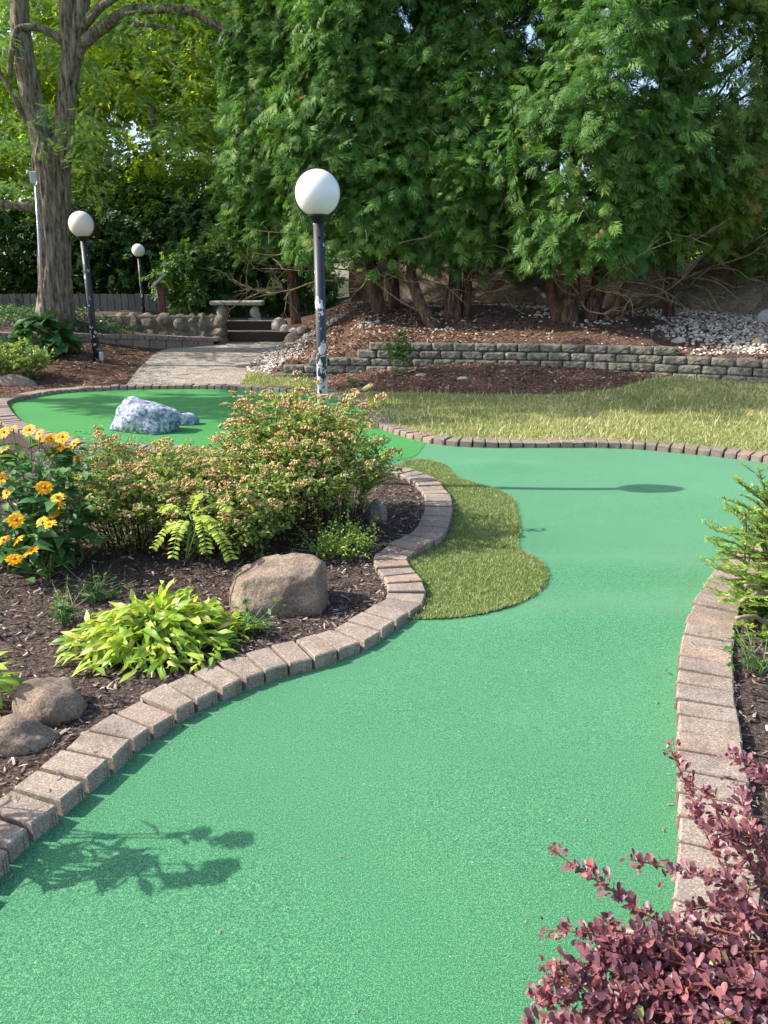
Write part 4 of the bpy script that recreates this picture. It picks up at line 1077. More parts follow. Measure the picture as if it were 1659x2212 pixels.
brs = [([(172, 105), (179, 93), (231, 53), (281, 24), (331, 19), (407, 23), (452, 47), (500, 75)], .11, .05), ([(176, 60), (185, 50), (215, 17), (247, -5), (330, -60)], .09, .05), ([(275, 33), (284, 50), (314, 55), (364, 60), (397, 83), (430, 139)], .04, .012),
       ([(148, 110), (142, 99), (122, 79), (83, 60), (40, 63), (27, 99), (20, 165)], .075, .045), ([(105, 480), (99, 471), (73, 450), (43, 445), (-10, 438), (-80, 420)], .085, .06), ([(80, 290), (60, 270), (40, 230), (20, 190), (-20, 120)], .06, .03)]
for pts_, r0, r1 in brs:
    mb = MB(); limb(mb, [L_(x, y, -0.25 * i / len(pts_)) for i, (x, y) in enumerate(pts_)], r0, r1); mb.obj('branch', M['locust_bark'], loc, smooth=True)
def cluster_cloud(centres, radii, per, flat=0.6):
    P = []; A = []
    for c, r in zip(centres, radii):
        u = unit(per); u[:, 2] *= flat; P.append(np.array(c)[None] + u * r * rng.uniform(.4, 1.0, per)[:, None]); A.append(u)
    return np.concatenate(P), np.concatenate(A)
# leaves: drooping layered sprays around the limbs
cen = []; rad = []
for _ in range(12):
    c = D(random.uniform(40, 230), random.uniform(225, 345), DL - random.uniform(.4, 1.2)); cen.append(c[:]); rad.append(random.uniform(.25, .4))
for _ in range(190):
    px, py = random.uniform(-140, 470), random.uniform(-160, 440)
    if px > 200 and py > 330: continue
    if 70 < px < 175 and 360 < py: continue
    c = D(px, py, DL + random.uniform(-.9 if px > 220 or px < 20 else .5, 2.2)); cen.append(c[:]); rad.append(random.uniform(.3, .6))
P1, A1 = cluster_cloud(cen, rad, 26, 0.35)
keep = ~((P1[:, 1] < DL - .2) & (rng.random(len(P1)) < .3)); P1 = P1[keep]; A1 = A1[keep]
for _ in range(26):
    pass
# crown above the frame, throws the dappled shade on the path
cen = [(lb.x + random.uniform(-3.5, 2.2), DL + random.uniform(-2.5, 3), random.uniform(6.2, 9.2)) for _ in range(80)] + [(random.uniform(-10.5, -7.6), random.uniform(11.0, 15.0), random.uniform(3.2, 5.6)) for _ in range(62)]
P2, A2 = cluster_cloud(cen, [random.uniform(.4, .8) for _ in cen], 20, 0.4)
Pn = np.concatenate([P1, P2]); An = np.concatenate([A1, A2]); An[:, 2] = -0.25 + rng.normal(0, .25, len(An)); Nn = np.stack([rng.normal(0, .35, len(Pn)), rng.normal(0, .35, len(Pn)), np.ones(len(Pn))], 1)
foliage('crown', M['locust_leaf'], [place(PINNATE, Pn, An, Nn, rng.uniform(.16, .3, len(Pn)))], loc)

# --- broadleaf backdrop trees and the off-frame shade tree
def leafy(name, label, x, y, zb, h, rx, ry, z0, ncl, per, mat, sc=(0.3, 0.5), tr=0.18, group='trees beyond the garden', gaps=0.0, cat='tree'):
    t = empty(name, (x, y, zb), label, cat, group)
    mb = MB(); limb(mb, [(x, y, zb - .2), (x + .1, y, zb + (z0 - zb) * .6), (x - .1, y + .1, z0 + (h - z0) * .4), (x, y, h * .85)], tr, tr * .3); 
    cz = (z0 + h) / 2; cen = []; rad = []
    for _ in range(ncl):
        u = unit(1)[0]; k = random.uniform(.35, 1.0) ** .5
        cen.append((x + u[0] * rx * k, y + u[1] * ry * k, cz + u[2] * (h - z0) / 2 * k)); rad.append(random.uniform(.35, .75) * min(1, rx / 2))
    for c in cen[::6]:
        limb(mb, [(x, y, max(zb + .5, c[2] - 1.2)), ((x + c[0]) / 2, (y + c[1]) / 2, c[2] - .5), c], tr * .35, .012, 6, 3)
    mb.obj('trunk', M['cedar_bark' if mat == 'dark_leaf' else 'locust_bark'], t, smooth=True)
    P, A = cluster_cloud(cen, rad, per, 0.7); n = len(P)
    A = A + unit(n) * .5; A[:, 2] -= .3; N = unit(n) * .6 + np.array([[-.3, -.2, .8]])
    foliage('crown', M[mat], [place(TWIG, P, A, N, rng.uniform(*sc, n))], t)
    return t
leafy('maple_tree', 'sunlit yellow-green tree at the far left, behind the forked tree', -12.5, 21, .6, 12, 4, 3.5, 2.2, 110, 42, 'backdrop_leaf')
leafy('maple_tree', 'bright backlit tree filling the gap right of the forked trunk', -6.2, 23, .6, 11, 3.6, 3, 1.9, 140, 42, 'backdrop_leaf')
leafy('maple_tree', 'airy yellow-green tree just left of the cedar wall', -2.6, 24, .6, 11.5, 3.2, 3, 1.9, 120, 42, 'backdrop_leaf')
leafy('maple_tree', 'large sunlit tree cut by the left edge of the picture', -9.6, 26, .6, 13, 4.5, 3, 2.2, 130, 42, 'backdrop_leaf', (.35, .6))
leafy('maple_tree', 'tall sunlit tree whose crown fills the sky above the fence at the left', -11.8, 30, .6, 18, 5.5, 3, 4, 170, 42, 'backdrop_leaf', (.45, .75))
leafy('maple_tree', 'leafy tree seen through gaps in the middle cedars', 3.2, 25, .6, 4.4, 3.4, 3, 1.2, 50, 36, 'backdrop_leaf')
leafy('maple_tree', 'pale yellow-green tree low at the right edge beyond the rock wall', 10.5, 22, .6, 4.8, 3.2, 3, 1.0, 80, 40, 'backdrop_leaf')
# dark understory
for i, (px, d, h, rx, z0, lb_, nc) in enumerate([
    (-40, 19.6, 3.6, 1.8, .5, 'dark shrubby evergreen behind the fence at the far left', 60), (190, 20.2, 3.7, 1.9, .6, 'dark evergreen behind the cream lamp globe', 70), (330, 21.4, 4.0, 1.9, .6, 'dark evergreen behind the half hidden far lamp', 80),
    (455, 20.6, 3.6, 1.7, .5, 'dark evergreen above the notice panel and bench', 70), (560, 20.8, 3.4, 1.6, .4, 'dark evergreen behind the right end of the bench', 60)]):
    leafy('evergreen_tree', lb_, D(px, 600, d).x, d, .5, h, rx, 1.2, z0, nc, 40, 'dark_leaf', (.25, .42), .12, 'dark evergreens behind the fence')
for i, (px, d, h, rx, lb_, nc) in enumerate([(410, 17.4, 2.1, .75, 'leafy green shrub behind the notice panel post', 26), (490, 18.0, 2.5, .85, 'rounded green shrub directly behind the stone bench', 34), (585, 17.9, 2.6, .9, 'green shrub behind the pale rocks right of the bench', 34), (655, 17.6, 2.0, .7, 'loose green shrub left of the cedar trunks', 22)]):
    leafy('garden_shrub', lb_, D(px, 640, d).x, d, .6, h, rx, .6, .75, nc, 44, 'shrub_leaf', (.16, .28), .03, 'shrubs behind the bench', cat='shrub')
# tree outside the picture on the left whose crown dapples the lawn
leafy('shade_tree', 'tall tree outside the picture on the left that dapples the lawn', -9.5, 10.0, .1, 11.2, 2.8, 1.4, 6.0, 46, 30, 'locust_leaf', (.3, .5), .22, None)

# --- arborvitae wall
# places where the sky shows between the crowns
HOLES = [(ray(*p), 0, r_) for p, r_ in (((1284, 334), .24), ((1272, 410), .18), ((1600, 122), .27), ((1560, 190), .22), ((1625, 208), .22), ((1135, 60), .32), ((1400, 170), .3), ((870, 30), .25), ((1160, 350), .22))]
def cedar(px, d, rx, ry, h, zb, label, n_b, mat='thuja_leaf', bottom=1.5, trunks=None, lo_px=None, hole=0.0, seed=0):
    x = D(px, 640, d).x; t = empty('cedar_tree', (x, d, zb), label, 'tree', 'arborvitae trees behind the lawn')
    r = np.random.default_rng(seed + 50)
    nb = n_b
    # boughs: on a lumpy column; each bough carries a fan of flat sprays
    th = r.uniform(0, 2 * math.pi, nb); th = np.where(np.sin(th) > 0.35, -th, th)        # mostly front and sides
    back = r.random(nb) < 0.15; th = np.where(back, r.uniform(0, 2 * math.pi, nb), th)
    bottom += .42; z = bottom + (h - bottom) * r.random(nb) ** 1.25
    prof = np.clip(1.0 - ((z - bottom) / (h - bottom)) ** 2.2 * 0.85, .1, 1) * (0.78 + 0.22 * np.clip((z - bottom) / 1.2, 0, 1))
    lump = np.array([noise.noise(Vector((math.cos(a) * 1.5 + seed, math.sin(a) * 1.5, zz * .8))) for a, zz in zip(th, z)])
    depth = np.where(r.random(nb) < 0.3, r.uniform(0.55, 0.85, nb), r.uniform(0.88, 1.06, nb))
    lump2 = np.array([noise.noise(Vector((math.cos(a) * 4 + seed, math.sin(a) * 4, zz * 2.3))) for a, zz in zip(th, z)])
    rad_ = prof * (1 + 0.4 * lump + .28 * lump2) * depth
    gap = (lump2 > -.33) | (depth < .86); th = th[gap]; z = z[gap]; rad_ = rad_[gap]; nb = len(z)
    top_ = (z < 5.9) | (r.random(nb) < .3); th = th[top_]; z = z[top_]; rad_ = rad_[top_]; nb = len(z); l2g = lump2[gap][top_]
    hx, hy, hz = x + np.cos(th) * rx * rad_, d + np.sin(th) * ry * rad_, z
    keep = np.ones(nb, bool)
    for hl, hd, hr in HOLES:
        tt = hy / hl.y; keep &= ~(((hx - hl.x * tt) ** 2 + (hz - CAM_H - hl.z * tt) ** 2) < (hr * (1 + .6 * l2g)) ** 2)
    th = th[keep]; z = z[keep]; rad_ = rad_[keep]; nb = len(z)
    C = np.stack([x + np.cos(th) * rx * rad_, d + np.sin(th) * ry * rad_, z], 1)
    O = np.stack([np.cos(th), np.sin(th), np.zeros(nb)], 1)
    per = 12
    Cc = np.repeat(C, per, 0); Oo = np.repeat(O, per, 0); n = nb * per
    side = np.stack([-Oo[:, 1], Oo[:, 0], np.zeros(n)], 1)
    a = r.normal(0, 1, n); b = r.normal(0, 1, n)
    sz = np.repeat(r.uniform(.8, 1.25, nb), per)
    P = Cc + side * (a * .17 * sz)[:, None] + np.array([[0, 0, 1]]) * (b * .14 * sz)[:, None] + Oo * (r.uniform(-.08, .12, n) - 0.1 * a * a - .3 * np.abs(b) * .12)[:, None]
    A = Oo * r.uniform(.25, .9, n)[:, None] + side * (a * .45 + r.normal(0, .25, n))[:, None] + np.array([[0, 0, 1]]) * r.uniform(-1.1, 0.25, n)[:, None]
    N = Oo * .8 + np.array([[0, 0, 1]]) * r.uniform(.2, 1.0, n)[:, None] + side * r.normal(0, .45, n)[:, None]
    br = np.clip(np.repeat(r.random(nb), per) * .6 + r.random(n) * .4, 0, 1)
    foliage('crown', M[mat], [place(THUJA, P, A, N, sz * r.uniform(.15, .27, n) * np.where(P[:, 2] > 6, 1.7, 1.0), rnd=br)], t)
    nd = 16; pick = r.integers(0, n, nd); pick = np.repeat(pick, 4); jit = r.normal(0, .05, (nd * 4, 3))
    foliage('dead_sprays', M['brown_leaf'], [place(THUJA, P[pick] + jit + Oo[pick] * .05, A[pick] + r.normal(0, .2, (nd * 4, 3)), N[pick], r.uniform(.08, .15, nd * 4))], t)
    for tp, r0, r1 in (trunks or []):
        bark_trunk('trunk', tp, list(np.linspace(r0 * .72, r1 * .72, len(tp))), M['cedar_bark'], t, 16, 7, .25)
    # bare twigs below the green
    mb = MB(); rr = random.Random(seed)
    for k in range(26):
        a = rr.uniform(math.pi * 1.0, math.pi * 2.0); zz = rr.uniform(zb + .35, bottom + .35); L = rr.uniform(.5, 1.0)
        p0 = Vector((x + math.cos(a) * .15, d + math.sin(a) * .15, zz)); dirv = Vector((math.cos(a), math.sin(a) * .9, rr.uniform(-.25, .35)))
        pts_ = [p0]
        for q in range(5):
            dirv = (dirv + Vector((rr.gauss(0, .35), rr.gauss(0, .3), rr.gauss(0.04, .28)))).normalized(); pts_.append(pts_[-1] + dirv * L * rx * .3)
        limb(mb, pts_, .016, .004, 5, 3)
        for q in (2, 3, 4, 4):
            d2 = (dirv + Vector((rr.gauss(0, .7), rr.gauss(0, .5), rr.gauss(.1, .6)))).normalized(); e = pts_[q]
            limb(mb, [e, e + d2 * .14 + Vector((0, 0, .03)), e + d2 * .3], .006, .003, 4, 3)
    mb.obj('branches', M['twig'], t)
    # inner limbs
    mb = MB()
    for k in range(int(h * 7)):
        zz = rr.uniform(bottom - .3, h * .9); a = rr.uniform(0, 2 * math.pi); L = rx * rr.uniform(.5, .85)
        limb(mb, [(x, d, zz), (x + math.cos(a) * L * .5, d + math.sin(a) * L * .5, zz + .12), (x + math.cos(a) * L, d + math.sin(a) * L, zz + .4)], .035, .01, 5, 3)
    mb.obj('limbs', M['cedar_bark'], t)
    return t
def TP(*pts): return [D(*p) for p in pts]
cedar(628, 14.8, 1.02, 1.2, 8.4, .9, 'leftmost cedar, its left side lit by the sun', 1150, bottom=1.75, seed=1, trunks=[(TP((640, 700, 14.6), (630, 600, 14.6), (620, 400, 14.6), (600, 0, 14.6)), .14, .08)])
cedar(790, 13.4, 1.35, 1.3, 8.6, .85, 'cedar right behind the tall globe lamp, with a leaning reddish trunk', 1250, bottom=1.6, seed=2, trunks=[(TP((830, 715, 13.3), (815, 650, 13.3), (803, 590, 13.3), (800, 400, 13.4), (800, 0, 13.4)), .17, .09), (TP((855, 700, 13.7), (850, 620, 13.7), (850, 400, 13.7)), .16, .1)])
cedar(1000, 13.3, 1.3, 1.2, 8.8, .75, 'middle cedar with a trunk leaning sharply to the left', 1300, bottom=1.5, seed=3, trunks=[(TP((948, 735, 12.2), (925, 690, 12.3), (898, 630, 12.5), (890, 560, 12.7), (930, 300, 12.9)), .13, .1), (TP((975, 725, 12.7), (978, 640, 12.8), (985, 560, 12.9), (990, 0, 12.9)), .2, .1), (TP((1000, 715, 12.9), (1008, 640, 12.9), (1012, 560, 12.9)), .12, .09)])
cedar(1262, 12.5, 1.4, 1.45, 8.8, .78, 'large cedar with a cluster of three stout trunks above the wall', 1400, bottom=1.5, seed=4, trunks=[(TP((1205, 712, 12.5), (1200, 660, 12.6), (1190, 600, 12.7), (1200, 300, 12.7)), .15, .1), (TP((1230, 718, 12.4), (1228, 660, 12.5), (1240, 590, 12.6), (1250, 0, 12.7)), .2, .1),
      (TP((1268, 715, 12.6), (1280, 660, 12.6), (1298, 580, 12.7), (1310, 300, 12.7)), .21, .12), (TP((1298, 712, 12.5), (1325, 672, 12.4), (1345, 630, 12.3), (1370, 590, 12.3)), .1, .06), (TP((1310, 690, 12.4), (1400, 640, 12.2), (1460, 610, 12.1), (1540, 575, 12.0)), .06, .02)])
cedar(1470, 13.2, 1.2, 1.25, 8.0, .8, 'yellowish cone-bearing cedar right of the three-trunk one', 720, 'thuja_leaf_right', bottom=1.75, seed=5, trunks=[(TP((1440, 700, 13.2), (1450, 600, 13.2), (1470, 200, 13.2)), .15, .09)])
cedar(1660, 13.6, 1.3, 1.3, 7.6, .8, 'rightmost cedar at the edge of the picture with sky showing through', 640, 'thuja_leaf_right', bottom=1.45, seed=6, trunks=[(TP((1700, 700, 13.8), (1690, 600, 13.8), (1660, 100, 13.6)), .16, .09)])

# ------------------------------------------------------------------ shrubs and flowers
def bush(name, label, cx, cy, rx, ry, h, nst, nleaf, leafmat, ls=(.022, .04), stemmat='dark_twig', ncl=0, zb=0.03, group=None, cat='shrub', lumps=3):
    t = empty(name, (cx, cy, zb), label, cat, group); rr = random.Random(int(cx * 100) + 5)
    mb = MB(); tips = []; segs = []
    for i in range(nst):
        a = rr.uniform(0, 2 * math.pi); k = rr.random() ** .5
        e = Vector((cx + math.cos(a) * rx * k, cy + math.sin(a) * ry * k, zb + h * (1 - .42 * k ** 3) * rr.uniform(.62, 1.05) * (1.2 if rr.random() < .06 else 1)))
        s0 = Vector((cx + math.cos(a) * rx * .6 * k, cy + math.sin(a) * ry * .6 * k, zb - .02)); m_ = s0.lerp(e, .5) + Vector((-math.cos(a) * rx * .08, -math.sin(a) * ry * .08, h * .12))
        c = smooth_curve([s0, m_, e], 5); mb.tube(c, [.004 - .0027 * q / 10 for q in range(len(c))], 4, False); tips.append((e, (c[-1] - c[-3]).normalized())); segs.append(c)
        for q in (4, 6, 8):
            d2 = Vector((rr.gauss(0, 1), rr.gauss(0, 1), rr.uniform(.2, 1.2))).normalized(); e2 = c[q] + d2 * rr.uniform(.08, .2)
            mb.tube([c[q], e2], [.002, .001], 3, False); tips.append((e2, d2)); segs.append([c[q], e2])
    mb.obj('stems', M[stemmat], t)
    P = np.zeros((nleaf, 3)); A = np.zeros((nleaf, 3))
    for i in range(nleaf):
        s_ = segs[rr.randrange(len(segs))]; u = (rr.random() ** .85) * (len(s_) - 1.001); k = int(u); p = s_[k].lerp(s_[k + 1], u - k)
        P[i] = p + Vector((rr.gauss(0, .015), rr.gauss(0, .015), rr.gauss(0, .012))); A[i] = (rr.gauss(0, 1), rr.gauss(0, 1), rr.gauss(.3, .5))
    N = unit(nleaf) * .7 + np.array([[0, 0, .9]])
    foliage('leaves', M[leafmat], [place(LEAF4, P, A, N, rng.uniform(ls[0], ls[1], nleaf))], t, 'stuff')
    if ncl:
        cl = CLUSTERS; k = 0; rr.shuffle(tips)
        tips.sort(key=lambda q: -q[0].z * 1.0 + q[0].y * .25 + rr.uniform(0, .25))
        for e, d2 in tips[:ncl]:
            o = link('flower_cluster', cl[k % len(cl)], None, t, e); o.rotation_euler = (rr.uniform(-.5, .5), rr.uniform(-.5, .5), rr.uniform(0, 6)); o.scale = [rr.uniform(.6, 1.6)] * 3; k += 1
    return t
CLUSTERS = []
for sdd in range(5):
    rr = random.Random(sdd); n = 26; V = []; tv, tf = ico(1) if False else (np.array([(1, 0, 0), (-1, 0, 0), (0, 1, 0), (0, -1, 0), (0, 0, 1), (0, 0, -1)], float), np.array([(0, 2, 4), (2, 1, 4), (1, 3, 4), (3, 0, 4), (2, 0, 5), (1, 2, 5), (3, 1, 5), (0, 3, 5)]))
    VV = []; FF = []; RR = []
    for i in range(n):
        a = rr.uniform(0, 6.28); k = rr.random() ** .5; c = np.array([math.cos(a) * k * .03, math.sin(a) * k * .03, .012 * (1 - k * k) + rr.uniform(-.003, .004)])
        FF.append(tf + len(VV) * 6); VV.append(tv * rr.uniform(.004, .0065) + c); RR += [rr.random()] * 8
    me = mesh_np('flower_cluster', np.concatenate(VV), np.concatenate(FF), RR); me.materials.append(M['spirea_flower']); CLUSTERS.append(me)
bush('flowering_shrub', 'large shrub with faded tan flower heads in front of the tall lamp post', -0.50, 4.52, .60, .62, .80, 170, 17500, 'spirea_leaf', ncl=230, group='faded flowering shrubs in the bed')
bush('flowering_shrub', 'lower faded flowering shrub between the yellow flowers and the compound-leaved seedling', -1.33, 4.32, .55, .55, .56, 120, 12500, 'spirea_leaf', ncl=110, group='faded flowering shrubs in the bed')
bush('flowering_shrub', 'small low flowering shrub just behind the lime hosta', -0.88, 4.02, .38, .3, .42, 65, 6000, 'spirea_leaf', ncl=70, group='faded flowering shrubs in the bed')
bush('catmint', 'wispy grey-green herb behind the yellow flowers beside the back kerb', -1.84, 4.9, .36, .34, .5, 90, 6500, 'catmint_leaf', (.012, .022), 'green_stem')
bush('ground_weed', 'bright green weedy patch behind the large boulder', -0.22, 3.95, .2, .13, .13, 30, 1100, 'lime_leaf', (.012, .022), 'green_stem', cat='weed')
q = D(22, 790, 11.2); bush('young_bush', 'light green leafy bush in the mulch at the far left', q.x - .1, 11.3, .75, .45, .52, 80, 3600, 'spirea_leaf', (.05, .085), 'green_stem', zb=z_left(q.x, 11.2))
q = D(862, 800, 10.7); bush('sapling', 'slender green seedling growing against the front of the retaining wall', q.x, 10.7, .2, .12, .62, 14, 420, 'shrub_leaf', (.05, .08), 'green_stem', zb=z_lawn(q.x, 10.7))
q = D(768, 826, 10.7); bush('ground_weed', 'tiny weed in the mulch left of the wall seedling', q.x, 10.6, .07, .07, .1, 8, 90, 'shrub_leaf', (.03, .05), 'green_stem', zb=z_lawn(q.x, 10.6), cat='weed')
for i, (px, py, lb_) in enumerate([(100, 1245, 'pale weed at the foot of the yellow flowers'), (145, 1340, 'small weed alone on the soil left of the lime hosta'), (540, 1362, 'small round-leaved weed between hosta and boulder'), (210, 1290, 'broad-leaved weed under the flowering shrub'), (1632, 1440, 'four-leaved seedling in the right bed')]):
    q = G(px, py, .04); bush('ground_weed', lb_, q.x, q.y, .05, .05, .07, 8, 26 if i == 4 else 60, 'shrub_leaf', (.025, .045), 'green_stem', cat='weed')

# hosta: every leaf is an object
def strap_leaf(seed, wd=0.24, bend=0.55, ruffle=.02):
    rr = random.Random(seed); V = []; F = []; nl = 7
    for i in range(nl + 1):
        t = i / nl; a = bend * t * 1.6; x = math.sin(a + .001) / (bend * 1.6) if bend else t; z = -(1 - math.cos(a)) / (bend * 1.6)
        w_ = wd * .5 * (math.sin(math.pi * min(1, t * .92 + .06)) ** .8) * (1 if t < .97 else 0); 
        for s in (-1, 0, 1):
            V.append((x, s * w_, z + abs(s) * w_ * .35 + s * ruffle * math.sin(t * 9 + seed)))
    for i in range(nl):
        for k in (0, 1): a = i * 3 + k; F.append((a, a + 3, a + 4, a + 1))
    return V, F
def hosta(label, cx, cy, zb, rad, n, mat, L=(.13, .2), wd=.26, seed=0, height=.5, name='hosta', ruf=.02, small=0):
    t = empty(name, (cx, cy, zb), label, 'plant', None); rr = random.Random(seed); lib = []
    for k in range(8):
        V, F = strap_leaf(k + seed, wd * rr.uniform(.85, 1.15), rr.uniform(.3, 1.2), ruf); me = mesh_py('leaf', V, F, True, min(.96, .12 + .12 * k)); me.materials.append(M[mat]); lib.append(me)
    mb = MB()
    for i in range(n):
        a = rr.uniform(0, 2 * math.pi); k = rr.random() ** .6; l = rr.uniform(*L) * (1.15 - .25 * k)
        r0 = rad * k * .72; base = Vector((cx + math.cos(a) * r0, cy + math.sin(a) * r0 * .85, zb + height * rad * (1 - .85 * k ** 1.6) * rr.uniform(.7, 1.1) + .02))
        o = link('leaf', lib[rr.randrange(8)], None, t, base); pit = .5 * (1 - k) * rr.uniform(.4, 1.2) - .15 * k + .2
        o.rotation_euler = (rr.gauss(0, .3 + ruf * 4), -pit + rr.gauss(0, ruf * 5), a + rr.gauss(0, .4 + ruf * 6)); o.scale = (l, l, l)
        g0 = Vector((cx + math.cos(a) * r0 * .3, cy + math.sin(a) * r0 * .3, zb - .01)); mb.tube([g0, base.lerp(g0, .4) + Vector((0, 0, .03)), base], .0028, 4, False)
    if small:
        aa = rng.uniform(0, 6.28, small); kk = rng.random(small) ** .5; rr0 = rad * kk
        V3 = np.stack([cx + np.cos(aa) * rr0, cy + np.sin(aa) * rr0 * .85, zb + height * rad * (1 - .8 * kk ** 1.6) * rng.uniform(.2, 1.0, small) + .02], 1)
        A3 = np.stack([np.cos(aa) + rng.normal(0, .7, small), np.sin(aa) + rng.normal(0, .7, small), rng.normal(.05, .45, small)], 1); N3 = np.stack([rng.normal(0, .4, small), rng.normal(0, .4, small), np.ones(small)], 1)
        foliage('small_leaves', M[mat], [place([leaf_template(.26, .06, .22)], V3, A3, N3, rng.uniform(.04, .11, small))], t, 'stuff')
    mb.obj('leaf_stalks', M['green_stem'], t); return t
hosta('lush lime-green hosta clump by the brick kerb', -0.95, 2.93, .025, .36, 299, 'lime_leaf', (.10, .17), .19, 1, .34, ruf=.07, small=420)
hosta('lime-green hosta at the left edge above two stones', -1.43, 2.40, .035, .15, 40, 'lime_leaf', (.09, .13), .34, 4, .8)
q = D(75, 745, 12.7); hosta('broad-leaved dark hosta in front of the ivy bed', q.x, 13.0, z_left(q.x, 12.9), .62, 110, 'hosta_leaf', (.26, .34), .62, 2, .8)
q = D(10, 760, 12.5); hosta('second dark hosta cut by the left edge of the picture', q.x - .1, 12.3, z_left(q.x, 12.3), .5, 70, 'hosta_leaf', (.24, .32), .62, 3, .7)

# ivy cover
n = 9000; pts = scatter([(edge_pts[1][0] - 1, 13.85), (edge_pts[2][0], 14.12), (D(300, 700, 14.6).x, 14.68), (D(260, 700, 15.2).x, 15.2), (D(200, 700, 15.6).x, 15.6), (-7.5, 16.2), (-12, 16.5), (-12, 13.8)], n)
pr = np.array([(x, y, z_ivy(x, y) + random.uniform(.02, .2) * (1 - .0 * x)) for x, y in pts]); A = unit(n); A[:, 2] *= .4; N = np.stack([rng.normal(0, .35, n), rng.normal(-.2, .35, n), np.ones(n)], 1)
foliage('ivy', M['hosta_leaf'], [place(LEAF4, pr, A, N, rng.uniform(.05, .09, n))], None, 'stuff')
tag(bpy.data.objects['ivy'])

# compound-leaved seedling
q = G(400, 1215, .04); sd = empty('locust_seedling', (q.x, q.y, .03), 'lime-green seedling with paired oval leaflets in front of the flowering shrub', 'plant')
lf = leaf_template(.55, .08, .1); rr = random.Random(4); mb = MB(); LM = mesh_np('leaflet', lf[0], lf[1], [.75] * len(lf[1]), True); LM.materials.append(M['lime_leaf'])
fr_ = [((395, 1130), (330, 1185), 3.55), ((400, 1125), (372, 1205), 3.5), ((430, 1120), (480, 1165), 3.55), ((430, 1115), (447, 1195), 3.55), ((410, 1110), (440, 1070), 3.7), ((420, 1115), (500, 1100), 3.7), ((400, 1118), (350, 1100), 3.65), ((460, 1150), (500, 1210), 3.6)]
root_top = W(415, 1120, 3.75)
for (a_, b_, dep) in fr_:
    p0 = W(*a_, dep + .1); p1 = W(*b_, dep); mid = p0.lerp(p1, .5) + Vector((0, 0, .04)); c = smooth_curve([Vector((q.x, q.y, .03)), root_top.lerp(p0, .5) - Vector((0, 0, .05)), p0, mid, p1], 7)
    mb.tube(c, .0022, 4, False); seg = c[14:]
    for k in range(1, len(seg) - 1, 1):
        for s in (-1, 1):
            tdir = (seg[k + 1] - seg[k - 1]).normalized(); sd_ = tdir.cross(Vector((0, 0, 1))).normalized() * s
            ax = (sd_ + tdir * .35 + Vector((0, 0, rr.uniform(-.25, .1)))).normalized(); nn_ = Vector((rr.gauss(0, .2), rr.gauss(0, .2) - .2, 1)); zx = (nn_ - ax * nn_.dot(ax)).normalized(); yx = zx.cross(ax)
            o = link('leaflet', LM, None, sd, seg[k]); o.rotation_euler = Matrix((ax, yx, zx)).transposed().to_euler(); o.scale = [rr.uniform(.03, .042)] * 3
mb.obj('stems', M['green_stem'], sd)

# false sunflowers
def flower_mesh():
    V = []; F = []; rr = random.Random(1); n = 13; RR = []
    for ring in (0, 1):
        for i in range(n):
            a = 2 * math.pi * (i + ring * .5) / n + rr.uniform(-.1, .1); L = rr.uniform(.036, .045) * (1 - .15 * ring); wv = (.0064 if ring == 0 else .0045); d = np.array([math.cos(a), math.sin(a)]); p = np.array([-d[1], d[0]]); b = len(V); up = .003 * ring; zr = rr.uniform(-.003, .004)
            for t, w_, z in ((.005, .003, 0), (L * .55, wv, .003 + up), (L * .85, wv * .8, .002 + up + zr), (L, .001, -.001 + up + 2 * zr)):
                for s in (-1, 1): c = d * t + p * w_ * s; V.append((c[0], c[1], z))
            for k in range(3): F.append((b + 2 * k, b + 2 * k + 2, b + 2 * k + 3, b + 2 * k + 1)); RR.append(rr.random())
    return mesh_py('petals', V, F, True, RR)
FM = flower_mesh(); FM.materials.append(M['petal'])
v, f = ico(2); DM = mesh_np('flower_centre', v * np.array([[.0085, .0085, .005]]) + np.array([[0, 0, .006]]), f, smooth=True); DM.materials.append(M['sunflower_disk'])
LFt = leaf_template(.5, .1, .18, .4); LLs = []
for k in range(3):
    me = mesh_np('leaf', LFt[0] * np.array([[1, 1 + .1 * k, 1 + k * .4]]), LFt[1], [.2 + .3 * k] * len(LFt[1]), True); me.materials.append(M['sunflower_leaf']); LLs.append(me)
